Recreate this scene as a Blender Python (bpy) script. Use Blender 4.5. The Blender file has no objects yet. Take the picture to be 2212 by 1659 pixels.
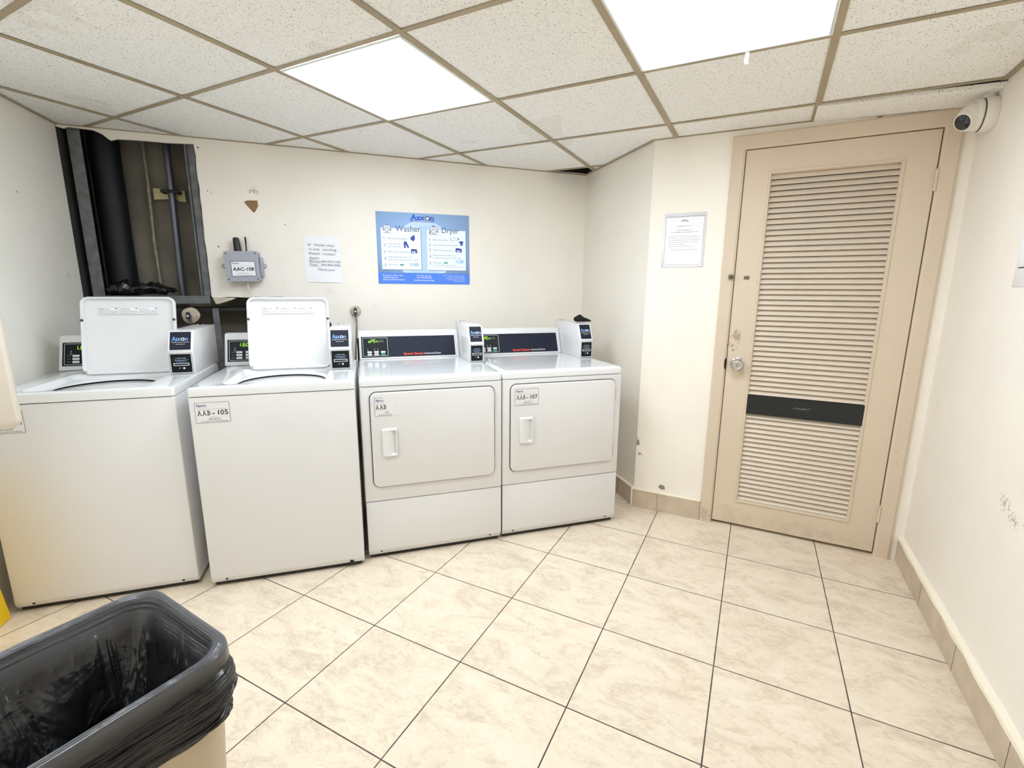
import bpy, bmesh, math, random
from mathutils import Vector, Matrix, noise
R = random.Random(7)
PI = math.pi
C = bpy.context.scene.collection
sc = bpy.context.scene

# ------------------------------------------------------------------ camera
BA = 0.294
def setup_camera():
    pitch, roll = 0.1952, 0.0068
    R0 = Matrix(((1, 0, 0), (0, 0, -1), (0, 1, 0)))
    cp, sp = math.cos(pitch), math.sin(pitch)
    Rx = Matrix(((1, 0, 0), (0, cp, -sp), (0, sp, cp)))
    cr, sr = math.cos(roll), math.sin(roll)
    Rz = Matrix(((cr, -sr, 0), (sr, cr, 0), (0, 0, 1)))
    W = Rz @ Rx @ R0 @ Matrix.Rotation(BA, 3, 'Z')          # world -> camera (x right, y down, z forward)
    r, d, f = W[0], W[1], W[2]
    M = Matrix((r, -Vector(d), -Vector(f))).transposed().to_4x4()
    M.translation = Vector((0, 0, 1.3141))
    cam = bpy.data.cameras.new('camera')
    cam.sensor_width = 36.0
    cam.lens = 1018.0 / 2212.0 * 36.0
    cam.clip_start = 0.02
    o = bpy.data.objects.new('camera', cam)
    o.matrix_world = M
    C.objects.link(o)
    sc.camera = o
setup_camera()

# ------------------------------------------------------------------ world, exposure
w = bpy.data.worlds.new('world'); sc.world = w; w.use_nodes = True
w.node_tree.nodes['Background'].inputs[0].default_value = (0.9, 0.92, 1.0, 1)
w.node_tree.nodes['Background'].inputs[1].default_value = 0.0
sc.view_settings.view_transform = 'Standard'
sc.view_settings.look = 'None'
sc.view_settings.gamma = 1
sc.view_settings.use_curve_mapping = False
sc.view_settings.exposure = 1.53
sc.cycles.max_bounces = 16
sc.cycles.diffuse_bounces = 12          # a small, very pale room: the bounced light matters
sc.cycles.glossy_bounces = 5
LAMP = 7.0            # radiance of the fluorescent diffusers

# ------------------------------------------------------------------ materials
def lin(c):
    if isinstance(c, str):
        c = tuple(int(c[i:i+2], 16) / 255 for i in (0, 2, 4))
    return tuple(x / 12.92 if x <= .04045 else ((x + .055) / 1.055) ** 2.4 for x in c) + (1,)
def N(nt, t, **k):
    n = nt.nodes.new(t)
    for a, b in k.items():
        if a in n.inputs.keys() if isinstance(a, str) else False: n.inputs[a].default_value = b
        else: setattr(n, a, b)
    return n
def mat(name, col, rough=.5, metal=0, spec=.5, coat=0, emit=None, est=0, mottle=0, mscale=8, bump=0, bscale=60, trans=0, alpha=1):
    m = bpy.data.materials.new(name); m.use_nodes = True
    nt = m.node_tree; b = nt.nodes['Principled BSDF']
    c = lin(col); b.inputs['Base Color'].default_value = c
    b.inputs['Roughness'].default_value = rough; b.inputs['Metallic'].default_value = metal
    b.inputs['Specular IOR Level'].default_value = spec; b.inputs['Coat Weight'].default_value = coat
    b.inputs['Coat Roughness'].default_value = .08
    if emit: b.inputs['Emission Color'].default_value = lin(emit); b.inputs['Emission Strength'].default_value = est
    tc = nt.nodes.new('ShaderNodeTexCoord')
    if mottle:
        n = nt.nodes.new('ShaderNodeTexNoise'); n.inputs['Scale'].default_value = mscale; n.inputs['Detail'].default_value = 5
        nt.links.new(tc.outputs['Object'], n.inputs['Vector'])
        r = nt.nodes.new('ShaderNodeValToRGB')
        r.color_ramp.elements[0].position = .3; r.color_ramp.elements[1].position = .7
        r.color_ramp.elements[0].color = tuple(x * (1 - mottle) for x in c[:3]) + (1,)
        r.color_ramp.elements[1].color = tuple(min(1, x * (1 + mottle * .4)) for x in c[:3]) + (1,)
        nt.links.new(n.outputs['Fac'], r.inputs['Fac']); nt.links.new(r.outputs['Color'], b.inputs['Base Color'])
    if bump:
        n = nt.nodes.new('ShaderNodeTexNoise'); n.inputs['Scale'].default_value = bscale; n.inputs['Detail'].default_value = 4
        nt.links.new(tc.outputs['Object'], n.inputs['Vector'])
        bp = nt.nodes.new('ShaderNodeBump'); bp.inputs['Strength'].default_value = bump; bp.inputs['Distance'].default_value = .01
        nt.links.new(n.outputs['Fac'], bp.inputs['Height']); nt.links.new(bp.outputs['Normal'], b.inputs['Normal'])
    return m

def math_node(nt, op, a, b=None, c=None):
    n = nt.nodes.new('ShaderNodeMath'); n.operation = op
    for i, v in enumerate((a, b, c)):
        if v is None: continue
        if isinstance(v, (int, float)): n.inputs[i].default_value = v
        else: nt.links.new(v, n.inputs[i])
    return n.outputs[0]
def mix_col(nt, fac, a, b):
    n = nt.nodes.new('ShaderNodeMix'); n.data_type = 'RGBA'
    if isinstance(fac, (int, float)): n.inputs[0].default_value = fac
    else: nt.links.new(fac, n.inputs[0])
    for i, v in ((6, a), (7, b)):
        if isinstance(v, tuple): n.inputs[i].default_value = v
        else: nt.links.new(v, n.inputs[i])
    return n.outputs[2]
def noise_node(nt, vec, scale, detail=4, dist=0, rough=.5):
    n = nt.nodes.new('ShaderNodeTexNoise'); n.inputs['Scale'].default_value = scale
    n.inputs['Detail'].default_value = detail; n.inputs['Distortion'].default_value = dist; n.inputs['Roughness'].default_value = rough
    nt.links.new(vec, n.inputs['Vector']); return n.outputs['Fac']
def ramp(nt, fac, stops):
    r = nt.nodes.new('ShaderNodeValToRGB'); els = r.color_ramp.elements
    while len(els) < len(stops): els.new(.5)
    for e, (p, c) in zip(els, stops): e.position = p; e.color = c if len(c) == 4 else tuple(c) + (1,)
    nt.links.new(fac, r.inputs['Fac']); return r.outputs['Color']

TS = 0.40694
def floor_material():
    m = bpy.data.materials.new('ceramic_floor_tile'); m.use_nodes = True
    nt = m.node_tree; b = nt.nodes['Principled BSDF']
    tc = nt.nodes.new('ShaderNodeTexCoord'); sx = nt.nodes.new('ShaderNodeSeparateXYZ')
    nt.links.new(tc.outputs['Object'], sx.inputs[0])
    gx = math_node(nt, 'DIVIDE', sx.outputs['X'], TS); gy = math_node(nt, 'DIVIDE', sx.outputs['Y'], TS)
    def edge(g):
        f = math_node(nt, 'FRACT', math_node(nt, 'ADD', g, .5))
        return math_node(nt, 'MULTIPLY', math_node(nt, 'ABSOLUTE', math_node(nt, 'SUBTRACT', f, .5)), TS)
    d = math_node(nt, 'MINIMUM', edge(gx), edge(gy))
    wob = math_node(nt, 'MULTIPLY', noise_node(nt, tc.outputs['Object'], 14, 3), .0012)
    grout = math_node(nt, 'LESS_THAN', d, math_node(nt, 'ADD', wob, .0014))
    fx = math_node(nt, 'FLOOR', gx); fy = math_node(nt, 'FLOOR', gy)
    cmb = nt.nodes.new('ShaderNodeCombineXYZ'); nt.links.new(fx, cmb.inputs[0]); nt.links.new(fy, cmb.inputs[1])
    wn = nt.nodes.new('ShaderNodeTexWhiteNoise'); wn.noise_dimensions = '3D'; nt.links.new(cmb.outputs[0], wn.inputs['Vector'])
    off = nt.nodes.new('ShaderNodeVectorMath'); off.operation = 'MULTIPLY_ADD'
    nt.links.new(wn.outputs['Color'], off.inputs[0]); off.inputs[1].default_value = (7, 7, 7); nt.links.new(tc.outputs['Object'], off.inputs[2])
    st = nt.nodes.new('ShaderNodeMapping'); st.inputs['Scale'].default_value = (1, 1.7, 1); nt.links.new(off.outputs[0], st.inputs[0])
    n1 = noise_node(nt, st.outputs[0], 5.5, 8, 1.2, .62)
    n2 = noise_node(nt, st.outputs[0], 26, 6, 1.8, .6)
    s = math_node(nt, 'ADD', math_node(nt, 'MULTIPLY', n1, .6), math_node(nt, 'MULTIPLY', n2, .4))
    col = ramp(nt, s, [(.34, lin('c8b9a4')), (.44, lin('d8cab6')), (.50, lin('e1d4c0')), (.60, lin('e8dcca'))])
    pink = noise_node(nt, off.outputs[0], 3.0, 3, .5)
    col = mix_col(nt, math_node(nt, 'MULTIPLY', math_node(nt, 'SUBTRACT', pink, .45), .5), col, lin('d0bba8'))
    dirt = noise_node(nt, tc.outputs['Object'], 9, 3)
    gcol = ramp(nt, dirt, [(.35, lin('3d3631')), (.65, lin('5c5148'))])
    fin = mix_col(nt, grout, col, gcol)
    nt.links.new(fin, b.inputs['Base Color'])
    rr = math_node(nt, 'ADD', math_node(nt, 'MULTIPLY', n2, .25), math_node(nt, 'MULTIPLY_ADD', grout, .4, .32))
    nt.links.new(rr, b.inputs['Roughness'])
    bp = nt.nodes.new('ShaderNodeBump'); bp.inputs['Strength'].default_value = .35; bp.inputs['Distance'].default_value = .002
    h = math_node(nt, 'SUBTRACT', math_node(nt, 'MULTIPLY', n2, .25), grout)
    nt.links.new(h, bp.inputs['Height']); nt.links.new(bp.outputs['Normal'], b.inputs['Normal'])
    b.inputs['Specular IOR Level'].default_value = .35
    return m

def ceiling_material():
    m = bpy.data.materials.new('mineral_fibre_tile'); m.use_nodes = True
    nt = m.node_tree; b = nt.nodes['Principled BSDF']
    tc = nt.nodes.new('ShaderNodeTexCoord'); v = tc.outputs['Object']
    mp = nt.nodes.new('ShaderNodeMapping'); mp.inputs['Scale'].default_value = (1, 1.9, 1); nt.links.new(v, mp.inputs[0])
    warp = nt.nodes.new('ShaderNodeTexNoise'); warp.inputs['Scale'].default_value = 60; nt.links.new(v, warp.inputs['Vector'])
    wa = nt.nodes.new('ShaderNodeVectorMath'); wa.operation = 'MULTIPLY_ADD'
    nt.links.new(warp.outputs['Color'], wa.inputs[0]); wa.inputs[1].default_value = (.013, .013, 0); nt.links.new(mp.outputs[0], wa.inputs[2])
    vo = nt.nodes.new('ShaderNodeTexVoronoi'); vo.inputs['Scale'].default_value = 118; vo.inputs['Randomness'].default_value = 1
    nt.links.new(wa.outputs[0], vo.inputs['Vector'])
    sepc = nt.nodes.new('ShaderNodeSeparateColor'); nt.links.new(vo.outputs['Color'], sepc.inputs[0])
    size = math_node(nt, 'MULTIPLY', sepc.outputs[0], .33)
    dots = math_node(nt, 'LESS_THAN', vo.outputs['Distance'], size)
    pres = math_node(nt, 'GREATER_THAN', sepc.outputs[1], .2)
    hole = math_node(nt, 'MULTIPLY', dots, pres)
    fine = noise_node(nt, v, 300, 2)
    base = ramp(nt, fine, [(.3, lin('e4e3e0')), (.6, lin('f6f6f4'))])
    bl = noise_node(nt, v, 2.2, 4, .5)
    base = mix_col(nt, math_node(nt, 'MULTIPLY', math_node(nt, 'GREATER_THAN', bl, .66), .12), base, lin('b3a088'))
    col = mix_col(nt, math_node(nt, 'MULTIPLY', hole, .85), base, lin('6f685c'))
    nt.links.new(col, b.inputs['Base Color'])
    b.inputs['Roughness'].default_value = .95; b.inputs['Specular IOR Level'].default_value = .1
    bp = nt.nodes.new('ShaderNodeBump'); bp.inputs['Strength'].default_value = .5; bp.inputs['Distance'].default_value = .002
    nt.links.new(math_node(nt, 'SUBTRACT', fine, hole), bp.inputs['Height']); nt.links.new(bp.outputs['Normal'], b.inputs['Normal'])
    return m

def wall_material(name, col, marks=()):
    m = bpy.data.materials.new(name); m.use_nodes = True
    nt = m.node_tree; b = nt.nodes['Principled BSDF']
    tc = nt.nodes.new('ShaderNodeTexCoord'); v = tc.outputs['Object']
    c = lin(col)
    n = noise_node(nt, v, 3, 5, .3)
    out = ramp(nt, n, [(.3, tuple(x * .955 for x in c[:3])), (.7, c[:3])])
    sp = noise_node(nt, v, 38, 3)
    out = mix_col(nt, math_node(nt, 'MULTIPLY', math_node(nt, 'GREATER_THAN', sp, .735), .35), out, lin('9b9484'))
    for (p, rad, mc, thr, scl, amt) in marks:
        d = nt.nodes.new('ShaderNodeVectorMath'); d.operation = 'SUBTRACT'; nt.links.new(v, d.inputs[0]); d.inputs[1].default_value = p
        q = nt.nodes.new('ShaderNodeVectorMath'); q.operation = 'DIVIDE'; nt.links.new(d.outputs[0], q.inputs[0]); q.inputs[1].default_value = rad
        L = nt.nodes.new('ShaderNodeVectorMath'); L.operation = 'LENGTH'; nt.links.new(q.outputs[0], L.inputs[0])
        fall = math_node(nt, 'SUBTRACT', 1.0, L.outputs['Value'])
        nn = noise_node(nt, v, scl, 5, .6)
        k = math_node(nt, 'MULTIPLY', math_node(nt, 'SUBTRACT', math_node(nt, 'MULTIPLY_ADD', fall, .35, nn), thr), 9)
        cl = nt.nodes.new('ShaderNodeClamp'); nt.links.new(k, cl.inputs[0])
        f = math_node(nt, 'MULTIPLY', math_node(nt, 'MULTIPLY', cl.outputs[0], math_node(nt, 'GREATER_THAN', fall, 0)), amt)
        out = mix_col(nt, f, out, lin(mc))
    nt.links.new(out, b.inputs['Base Color'])
    b.inputs['Roughness'].default_value = .55; b.inputs['Specular IOR Level'].default_value = .3
    bp = nt.nodes.new('ShaderNodeBump'); bp.inputs['Strength'].default_value = .22; bp.inputs['Distance'].default_value = .004
    h = math_node(nt, 'ADD', noise_node(nt, v, 120, 3), math_node(nt, 'MULTIPLY', noise_node(nt, v, 6, 3), 3))
    nt.links.new(h, bp.inputs['Height']); nt.links.new(bp.outputs['Normal'], b.inputs['Normal'])
    return m

def diffuser_material(name):
    m = bpy.data.materials.new(name); m.use_nodes = True
    nt = m.node_tree; b = nt.nodes['Principled BSDF']
    tc = nt.nodes.new('ShaderNodeTexCoord'); v = tc.outputs['Object']
    sx = nt.nodes.new('ShaderNodeSeparateXYZ'); nt.links.new(v, sx.inputs[0])
    # two tube bands seen through the prismatic lens
    wv = math_node(nt, 'COSINE', math_node(nt, 'MULTIPLY', sx.outputs['X'], 2 * PI / .28))
    tube = math_node(nt, 'MULTIPLY_ADD', wv, .16, .84)
    n = noise_node(nt, v, 7, 5, .8)
    tube = math_node(nt, 'MULTIPLY', tube, math_node(nt, 'MULTIPLY_ADD', n, .3, .85))
    prx = math_node(nt, 'SINE', math_node(nt, 'MULTIPLY', math_node(nt, 'ADD', sx.outputs['X'], sx.outputs['Y']), 2 * PI / .0075))
    pry = math_node(nt, 'SINE', math_node(nt, 'MULTIPLY', math_node(nt, 'SUBTRACT', sx.outputs['X'], sx.outputs['Y']), 2 * PI / .0075))
    pr = math_node(nt, 'MULTIPLY_ADD', math_node(nt, 'MULTIPLY', prx, pry), .10, 1.0)
    s = math_node(nt, 'MULTIPLY', tube, pr)
    vo = nt.nodes.new('ShaderNodeTexVoronoi'); vo.inputs['Scale'].default_value = 60; nt.links.new(v, vo.inputs['Vector'])
    sepc = nt.nodes.new('ShaderNodeSeparateColor'); nt.links.new(vo.outputs['Color'], sepc.inputs[0])
    clump = math_node(nt, 'GREATER_THAN', noise_node(nt, v, 6, 4), .5)
    bug = math_node(nt, 'MULTIPLY', math_node(nt, 'MULTIPLY', math_node(nt, 'LESS_THAN', vo.outputs['Distance'], .17), math_node(nt, 'GREATER_THAN', sepc.outputs[0], .6)), clump)
    s = math_node(nt, 'MULTIPLY', s, math_node(nt, 'SUBTRACT', 1.0, math_node(nt, 'MULTIPLY', bug, .985)))
    b.inputs['Base Color'].default_value = (.8, .85, .88, 1)
    b.inputs['Emission Color'].default_value = (0.85, 0.925, 1.0, 1)
    nt.links.new(math_node(nt, 'MULTIPLY', s, LAMP), b.inputs['Emission Strength'])
    return m

M = {}
M['floor'] = floor_material(); M['tile'] = ceiling_material()
M['wall'] = wall_material('cream_wall_paint', 'f2eee6')
M['tee'] = mat('tan_ceiling_grid', 'a89a80', .6, mottle=.15, mscale=5)
M['dark'] = mat('dark_plenum', '1c1a1d', .9)
M['frame_w'] = mat('white_light_frame', 'd9dcdc', .4)
M['diff'] = diffuser_material('prismatic_diffuser')
M['door'] = wall_material('beige_door_paint', 'd6c7b3', marks=[
    ((.56, 0, .06), (.16, 1, .07), '9c8e7e', .60, 16, .15), ((.86, 0, .07), (.22, 1, .07), '9c8e7e', .62, 16, .14), ((.42, 0, .04), (.05, 1, .06), '857868', .60, 40, .25),
    ((.492, 0, 1.075), (.03, 1, .05), '8f7c62', .60, 28, .6), ((.477, 0, 1.03), (.03, 1, .03), '8f7c62', .58, 28, .6), ((1.0, 0, .05), (.3, 1, .04), '9a8c7c', .66, 20, .15)])
M['doorin'] = mat('door_void', '493827', .9)
M['louver'] = mat('beige_louver_paint', 'dacdbc', .5, mottle=.04, mscale=6)
M['band'] = mat('black_tape', '14191c', .45, mottle=.2, mscale=25, bump=.2, bscale=60)
M['chrome'] = mat('chrome', 'd0d0d0', .14, 1)
M['steel'] = mat('scratched_steel', '8f8a80', .35, .9, mottle=.5, mscale=90)
M['white'] = mat('white_enamel', 'dadadb', .30, coat=.35, bump=.02, bscale=300)
M['white2'] = mat('white_lid_enamel', 'dfe1e4', .16, coat=.5)
M['gap'] = mat('seam_shadow_gasket', '55524e', .8)
M['black'] = mat('black_plastic', '0c0d0f', .4)
M['rubber'] = mat('black_rubber_tub_shade', '101010', .8)
M['tubgrey'] = mat('tub_grey', 'b9bcbc', .35)
M['navy'] = mat('navy_panel', '191e2f', .5, spec=.22)
M['panel'] = mat('dark_display_panel', '0e1519', .45, spec=.22)
M['ink'] = mat('white_ink', 'e8ecef', .5)
M['greyink'] = mat('grey_ink', '8b8b8e', .6)
M['darkink'] = mat('dark_ink', '2b2b30', .6)
M['green_led'] = mat('green_led', '9dff3a', .5, emit='a8ff30', est=.55)
M['dim_led'] = mat('unlit_led', '3a4a38', .5)
M['btn'] = mat('button_white', 'dfe5e6', .5)
M['btn_g'] = mat('button_green', '1f9a6a', .5)
M['red'] = mat('red_lettering', 'f0492a', .5)
M['lblue'] = mat('light_blue_lettering', '6f9fe0', .5)
M['paper'] = mat('white_paper', 'eeeef4', .8, mottle=.02)
M['sticker'] = mat('sticker_white', 'dfe0e2', .6)
M['blueink'] = mat('blue_ink', '2a4684', .6)
M['pen'] = mat('pen_ink', '3c3e58', .6)
M['grey_box'] = mat('grey_enclosure', 'a3a6b2', .55, bump=.05, bscale=300)
M['cable'] = mat('white_cable', 'dcd7cc', .5)
M['sky'] = mat('poster_sky_blue', 'a4c8fa', .5)
M['sky2'] = mat('poster_pale_blue', 'c2dcfa', .5)
M['royal'] = mat('poster_royal_blue', '4c84ee', .5)
M['card'] = mat('poster_card', 'eaf4fb', .5)
M['pblue'] = mat('poster_logo_blue', '1858d0', .5)
M['slate'] = mat('poster_slate', '5b6f9b', .5)
M['pinkblue'] = mat('poster_icon_blue', '2d47ac', .5)
M['pgreen'] = mat('poster_green', '5f9a8c', .5)
M['beige_bin'] = mat('beige_bin_plastic', 'c3b59c', .5, mottle=.03)
M['yellow'] = mat('yellow_plastic', 'f2c81c', .45, mottle=.1)
M['cream'] = mat('cream_plastic', 'd6cec2', .35, mottle=.02)
M['cam_w'] = mat('camera_white', 'e6e2da', .35)
M['lens'] = mat('camera_black_lens', '15181a', .15, coat=.6)
M['stud'] = mat('galvanised_stud', '75777a', .6, .25, mottle=.35, mscale=25)
M['shaft'] = mat('dirty_grey_board', '817b70', .95, mottle=.35, mscale=5)
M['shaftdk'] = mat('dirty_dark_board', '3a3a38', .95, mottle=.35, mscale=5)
M['pipe_bk'] = mat('black_iron_pipe', '0a0c14', .6, mottle=.3, mscale=10)
M['pipe_bl'] = mat('grey_blue_pipe', '70737f', .3, .5)
M['pipe_th'] = mat('old_copper_pipe', '8f8a7c', .45, .3, mottle=.4, mscale=40)
M['foam'] = mat('yellowed_plate', 'c4b98a', .7, mottle=.15, mscale=20)
M['gyp'] = mat('torn_gypsum', 'cfc9b6', .95, mottle=.2, mscale=40)
M['brown'] = mat('brown_paper_core', '8f6f50', .9)
M['cap'] = mat('baseboard_white_caulk', 'f4ecdb', .4)

def bag_material(name, uv=False):
    m = bpy.data.materials.new(name); m.use_nodes = True
    nt = m.node_tree; b = nt.nodes['Principled BSDF']
    tc = nt.nodes.new('ShaderNodeTexCoord'); v = tc.outputs['Object']
    b.inputs['Base Color'].default_value = lin('121315'); b.inputs['Roughness'].default_value = .2
    b.inputs['Specular IOR Level'].default_value = .7
    h1 = noise_node(nt, v, 11, 3, 1.2, .45); h2 = noise_node(nt, v, 42, 2, 1.5, .4)
    h = math_node(nt, 'MULTIPLY_ADD', h2, .22, h1)
    if uv:
        sx = nt.nodes.new('ShaderNodeSeparateXYZ'); nt.links.new(tc.outputs['UV'], sx.inputs[0])
        def st(su, sv, det=3, dist=0):
            c = nt.nodes.new('ShaderNodeCombineXYZ')
            nt.links.new(math_node(nt, 'MULTIPLY', sx.outputs['X'], su), c.inputs[0]); nt.links.new(math_node(nt, 'MULTIPLY', sx.outputs['Y'], sv), c.inputs[1])
            return noise_node(nt, c.outputs[0], 1, det, dist, .5)
        rim = ramp(nt, sx.outputs['Y'], [(.425, (0, 0, 0)), (.45, (1, 1, 1)), (.515, (1, 1, 1)), (.54, (0, 0, 0))])
        ins = ramp(nt, sx.outputs['Y'], [(.515, (0, 0, 0)), (.55, (1, 1, 1))])
        outm = ramp(nt, sx.outputs['Y'], [(.40, (1, 1, 1)), (.43, (0, 0, 0))])
        streak = math_node(nt, 'MULTIPLY', math_node(nt, 'MULTIPLY', st(5, 210, 2), .22), rim)
        folds = math_node(nt, 'MULTIPLY', math_node(nt, 'MULTIPLY', st(20, 9, 3, 1.2), 1.5), ins)
        gath = math_node(nt, 'MULTIPLY', math_node(nt, 'MULTIPLY', st(9, 42, 3, .6), 1.0), outm)
        h = math_node(nt, 'ADD', math_node(nt, 'ADD', streak, folds), math_node(nt, 'ADD', gath, math_node(nt, 'MULTIPLY', h, .35)))
        # film stretched thin over the beige rim, painted grey together with its sheen
        col = mix_col(nt, rim, mix_col(nt, ins, lin('0e0f11'), lin('1b1c1f')), lin('505257'))  # inside painted paler, since hardly any light gets down there
        nt.links.new(col, b.inputs['Base Color'])
    bp = nt.nodes.new('ShaderNodeBump'); bp.inputs['Strength'].default_value = .7; bp.inputs['Distance'].default_value = .018
    nt.links.new(h, bp.inputs['Height']); nt.links.new(bp.outputs['Normal'], b.inputs['Normal'])
    return m
M['liner'] = bag_material('bin_liner_film', True)
M['bag'] = bag_material('black_bin_liner')

# ------------------------------------------------------------------ mesh builder
_tcache = {}
def text_geo(s, off=0.0, shear=0.0):
    k = (s, off, shear)
    if k in _tcache: return _tcache[k]
    cu = bpy.data.curves.new('t', 'FONT'); cu.body = s; cu.size = 1; cu.offset = off; cu.shear = shear; cu.resolution_u = 3
    o = bpy.data.objects.new('t', cu); C.objects.link(o)
    bpy.context.view_layer.update()
    me = bpy.data.meshes.new_from_object(o.evaluated_get(bpy.context.evaluated_depsgraph_get()))
    vs = [v.co.copy() for v in me.vertices]; fs = [tuple(p.vertices) for p in me.polygons]
    bpy.data.objects.remove(o); bpy.data.curves.remove(cu); bpy.data.meshes.remove(me)
    _tcache[k] = (vs, fs); return vs, fs

def rr_loop(cx, cy, hx, hy, r, k=8):
    """rounded rectangle loop of 4*k points, counter-clockwise"""
    pts = []
    r = min(r, hx, hy)
    for q, (sx, sy) in enumerate(((1, 1), (-1, 1), (-1, -1), (1, -1))):
        for i in range(k):
            a = (q + i / (k - 1)) * PI / 2
            pts.append((cx + sx * (hx - r) + r * math.cos(a), cy + sy * (hy - r) + r * math.sin(a)))
    return pts

class MB:
    def __init__(s): s.bm = bmesh.new(); s.mats = []
    def mi(s, m):
        if m not in s.mats: s.mats.append(m)
        return s.mats.index(m)
    def add(s, tb, m, mtx=None):
        i = s.mi(m)
        if mtx is not None: tb.transform(mtx)
        mp = {v: s.bm.verts.new(v.co) for v in tb.verts}
        for f in tb.faces:
            try: nf = s.bm.faces.new([mp[v] for v in f.verts])
            except ValueError: continue
            nf.material_index = i
        tb.free()
    def box(s, x0, x1, y0, y1, z0, z1, m, bev=0, seg=2, mtx=None):
        tb = bmesh.new()
        bmesh.ops.create_cube(tb, size=1)
        for v in tb.verts:
            v.co = Vector((x0 + (v.co.x + .5) * (x1 - x0), y0 + (v.co.y + .5) * (y1 - y0), z0 + (v.co.z + .5) * (z1 - z0)))
        if bev: bmesh.ops.bevel(tb, geom=tb.edges[:], offset=bev, segments=seg, affect='EDGES', profile=.5)
        s.add(tb, m, mtx)
    def poly(s, pts, m):
        f = s.bm.faces.new([s.bm.verts.new(p) for p in pts]); f.material_index = s.mi(m)
    def prism(s, pts, ax, a, b, m, bev=0, seg=2):
        """extrude a 2D outline along axis ax: 'x' (pts=(y,z)), 'y' (pts=(x,z)), 'z' (pts=(x,y))"""
        def P(p, t): return {'x': (t, p[0], p[1]), 'y': (p[0], t, p[1]), 'z': (p[0], p[1], t)}[ax]
        tb = bmesh.new()
        A = [tb.verts.new(P(p, a)) for p in pts]; B = [tb.verts.new(P(p, b)) for p in pts]
        tb.faces.new(A); tb.faces.new(B[::-1])
        n = len(pts)
        for i in range(n): tb.faces.new((A[i], B[i], B[(i + 1) % n], A[(i + 1) % n]))
        bmesh.ops.recalc_face_normals(tb, faces=tb.faces[:])
        if bev: bmesh.ops.bevel(tb, geom=tb.edges[:], offset=bev, segments=seg, affect='EDGES', profile=.5)
        s.add(tb, m)
    def loft(s, loops, m, cap0=False, cap1=False, closed=True):
        i0 = s.mi(m); L = [[s.bm.verts.new(p) for p in l] for l in loops]
        n = len(L[0])
        for a, b in zip(L, L[1:]):
            for i in range(n if closed else n - 1):
                f = s.bm.faces.new((a[i], a[(i + 1) % n], b[(i + 1) % n], b[i])); f.material_index = i0
        if cap0: f = s.bm.faces.new(L[0][::-1]); f.material_index = i0
        if cap1: f = s.bm.faces.new(L[-1]); f.material_index = i0
    def rev(s, prof, org, axis, m, n=28, cap0=True, cap1=True):
        """prof: list of (radius, height along axis)"""
        ax = Vector(axis).normalized(); up = Vector((0, 0, 1)) if abs(ax.z) < .9 else Vector((1, 0, 0))
        u = ax.cross(up).normalized(); v = ax.cross(u).normalized(); o = Vector(org)
        s.loft([[o + ax * h + (u * math.cos(2 * PI * i / n) + v * math.sin(2 * PI * i / n)) * r for i in range(n)] for r, h in prof], m, cap0, cap1)
    def tube(s, pts, r, m, n=10):
        pts = [Vector(p) for p in pts]; loops = []; pu = None
        for i, p in enumerate(pts):
            d = (pts[min(i + 1, len(pts) - 1)] - pts[max(i - 1, 0)]).normalized()
            if pu is None: pu = d.orthogonal().normalized()
            pu = (pu - d * pu.dot(d)).normalized(); v = d.cross(pu)
            rr = r(i / (len(pts) - 1)) if callable(r) else r
            loops.append([p + (pu * math.cos(2 * PI * k / n) + v * math.sin(2 * PI * k / n)) * rr for k in range(n)])
        s.loft(loops, m, True, True)
    def plate(s, x0, x1, z0, z1, y0, y1, r, m, k=5, mtx=None, face='y'):
        """rounded rectangle plate in the xz plane, from y0 (front) to y1 (back)"""
        l = rr_loop((x0 + x1) / 2, (z0 + z1) / 2, (x1 - x0) / 2, (z1 - z0) / 2, r, k)
        loops = [[Vector((x, y0, z)) for x, z in l], [Vector((x, y1, z)) for x, z in l]]
        if mtx is not None: loops = [[mtx @ p for p in q] for q in loops]
        s.loft(loops, m, True, True)
    def outline(s, x0, x1, z0, z1, y, r, wd, m, k=5, mtx=None, th=.0006):
        a = rr_loop((x0 + x1) / 2, (z0 + z1) / 2, (x1 - x0) / 2, (z1 - z0) / 2, r, k)
        b = rr_loop((x0 + x1) / 2, (z0 + z1) / 2, (x1 - x0) / 2 - wd, (z1 - z0) / 2 - wd, max(r - wd, .0005), k)
        loops = [[Vector((x, y + th, z)) for x, z in a], [Vector((x, y, z)) for x, z in a], [Vector((x, y, z)) for x, z in b], [Vector((x, y + th, z)) for x, z in b]]
        if mtx is not None: loops = [[mtx @ p for p in q] for q in loops]
        s.loft(loops, m)
    def text(s, t, x, z, y, m, h=None, width=None, bold=0, shear=0, align='l', mtx=None):
        """flat lettering in the xz plane at depth y; h = capital height, width forces the length"""
        vs, fs = text_geo(t, bold, shear)
        if not vs: return
        x0 = min(v.x for v in vs); x1 = max(v.x for v in vs)
        sx = sz = (h or .01) / .70
        if width: sx = width / (x1 - x0)
        if width and not h: sz = sx
        L = (x1 - x0) * sx
        ox = {'l': x, 'c': x - L / 2, 'r': x - L}[align]
        i = s.mi(m); V = []
        for v in vs:
            p = Vector((ox + (v.x - x0) * sx, y, z + v.y * sz))
            V.append(s.bm.verts.new(mtx @ p if mtx is not None else p))
        for f in fs:
            try: nf = s.bm.faces.new([V[j] for j in f]); nf.material_index = i
            except ValueError: pass
    def rect(s, x0, x1, z0, z1, y, m, mtx=None):
        p = [Vector(q) for q in ((x0, y, z0), (x1, y, z0), (x1, y, z1), (x0, y, z1))]
        if mtx is not None: p = [mtx @ q for q in p]
        s.poly(p, m)
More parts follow.
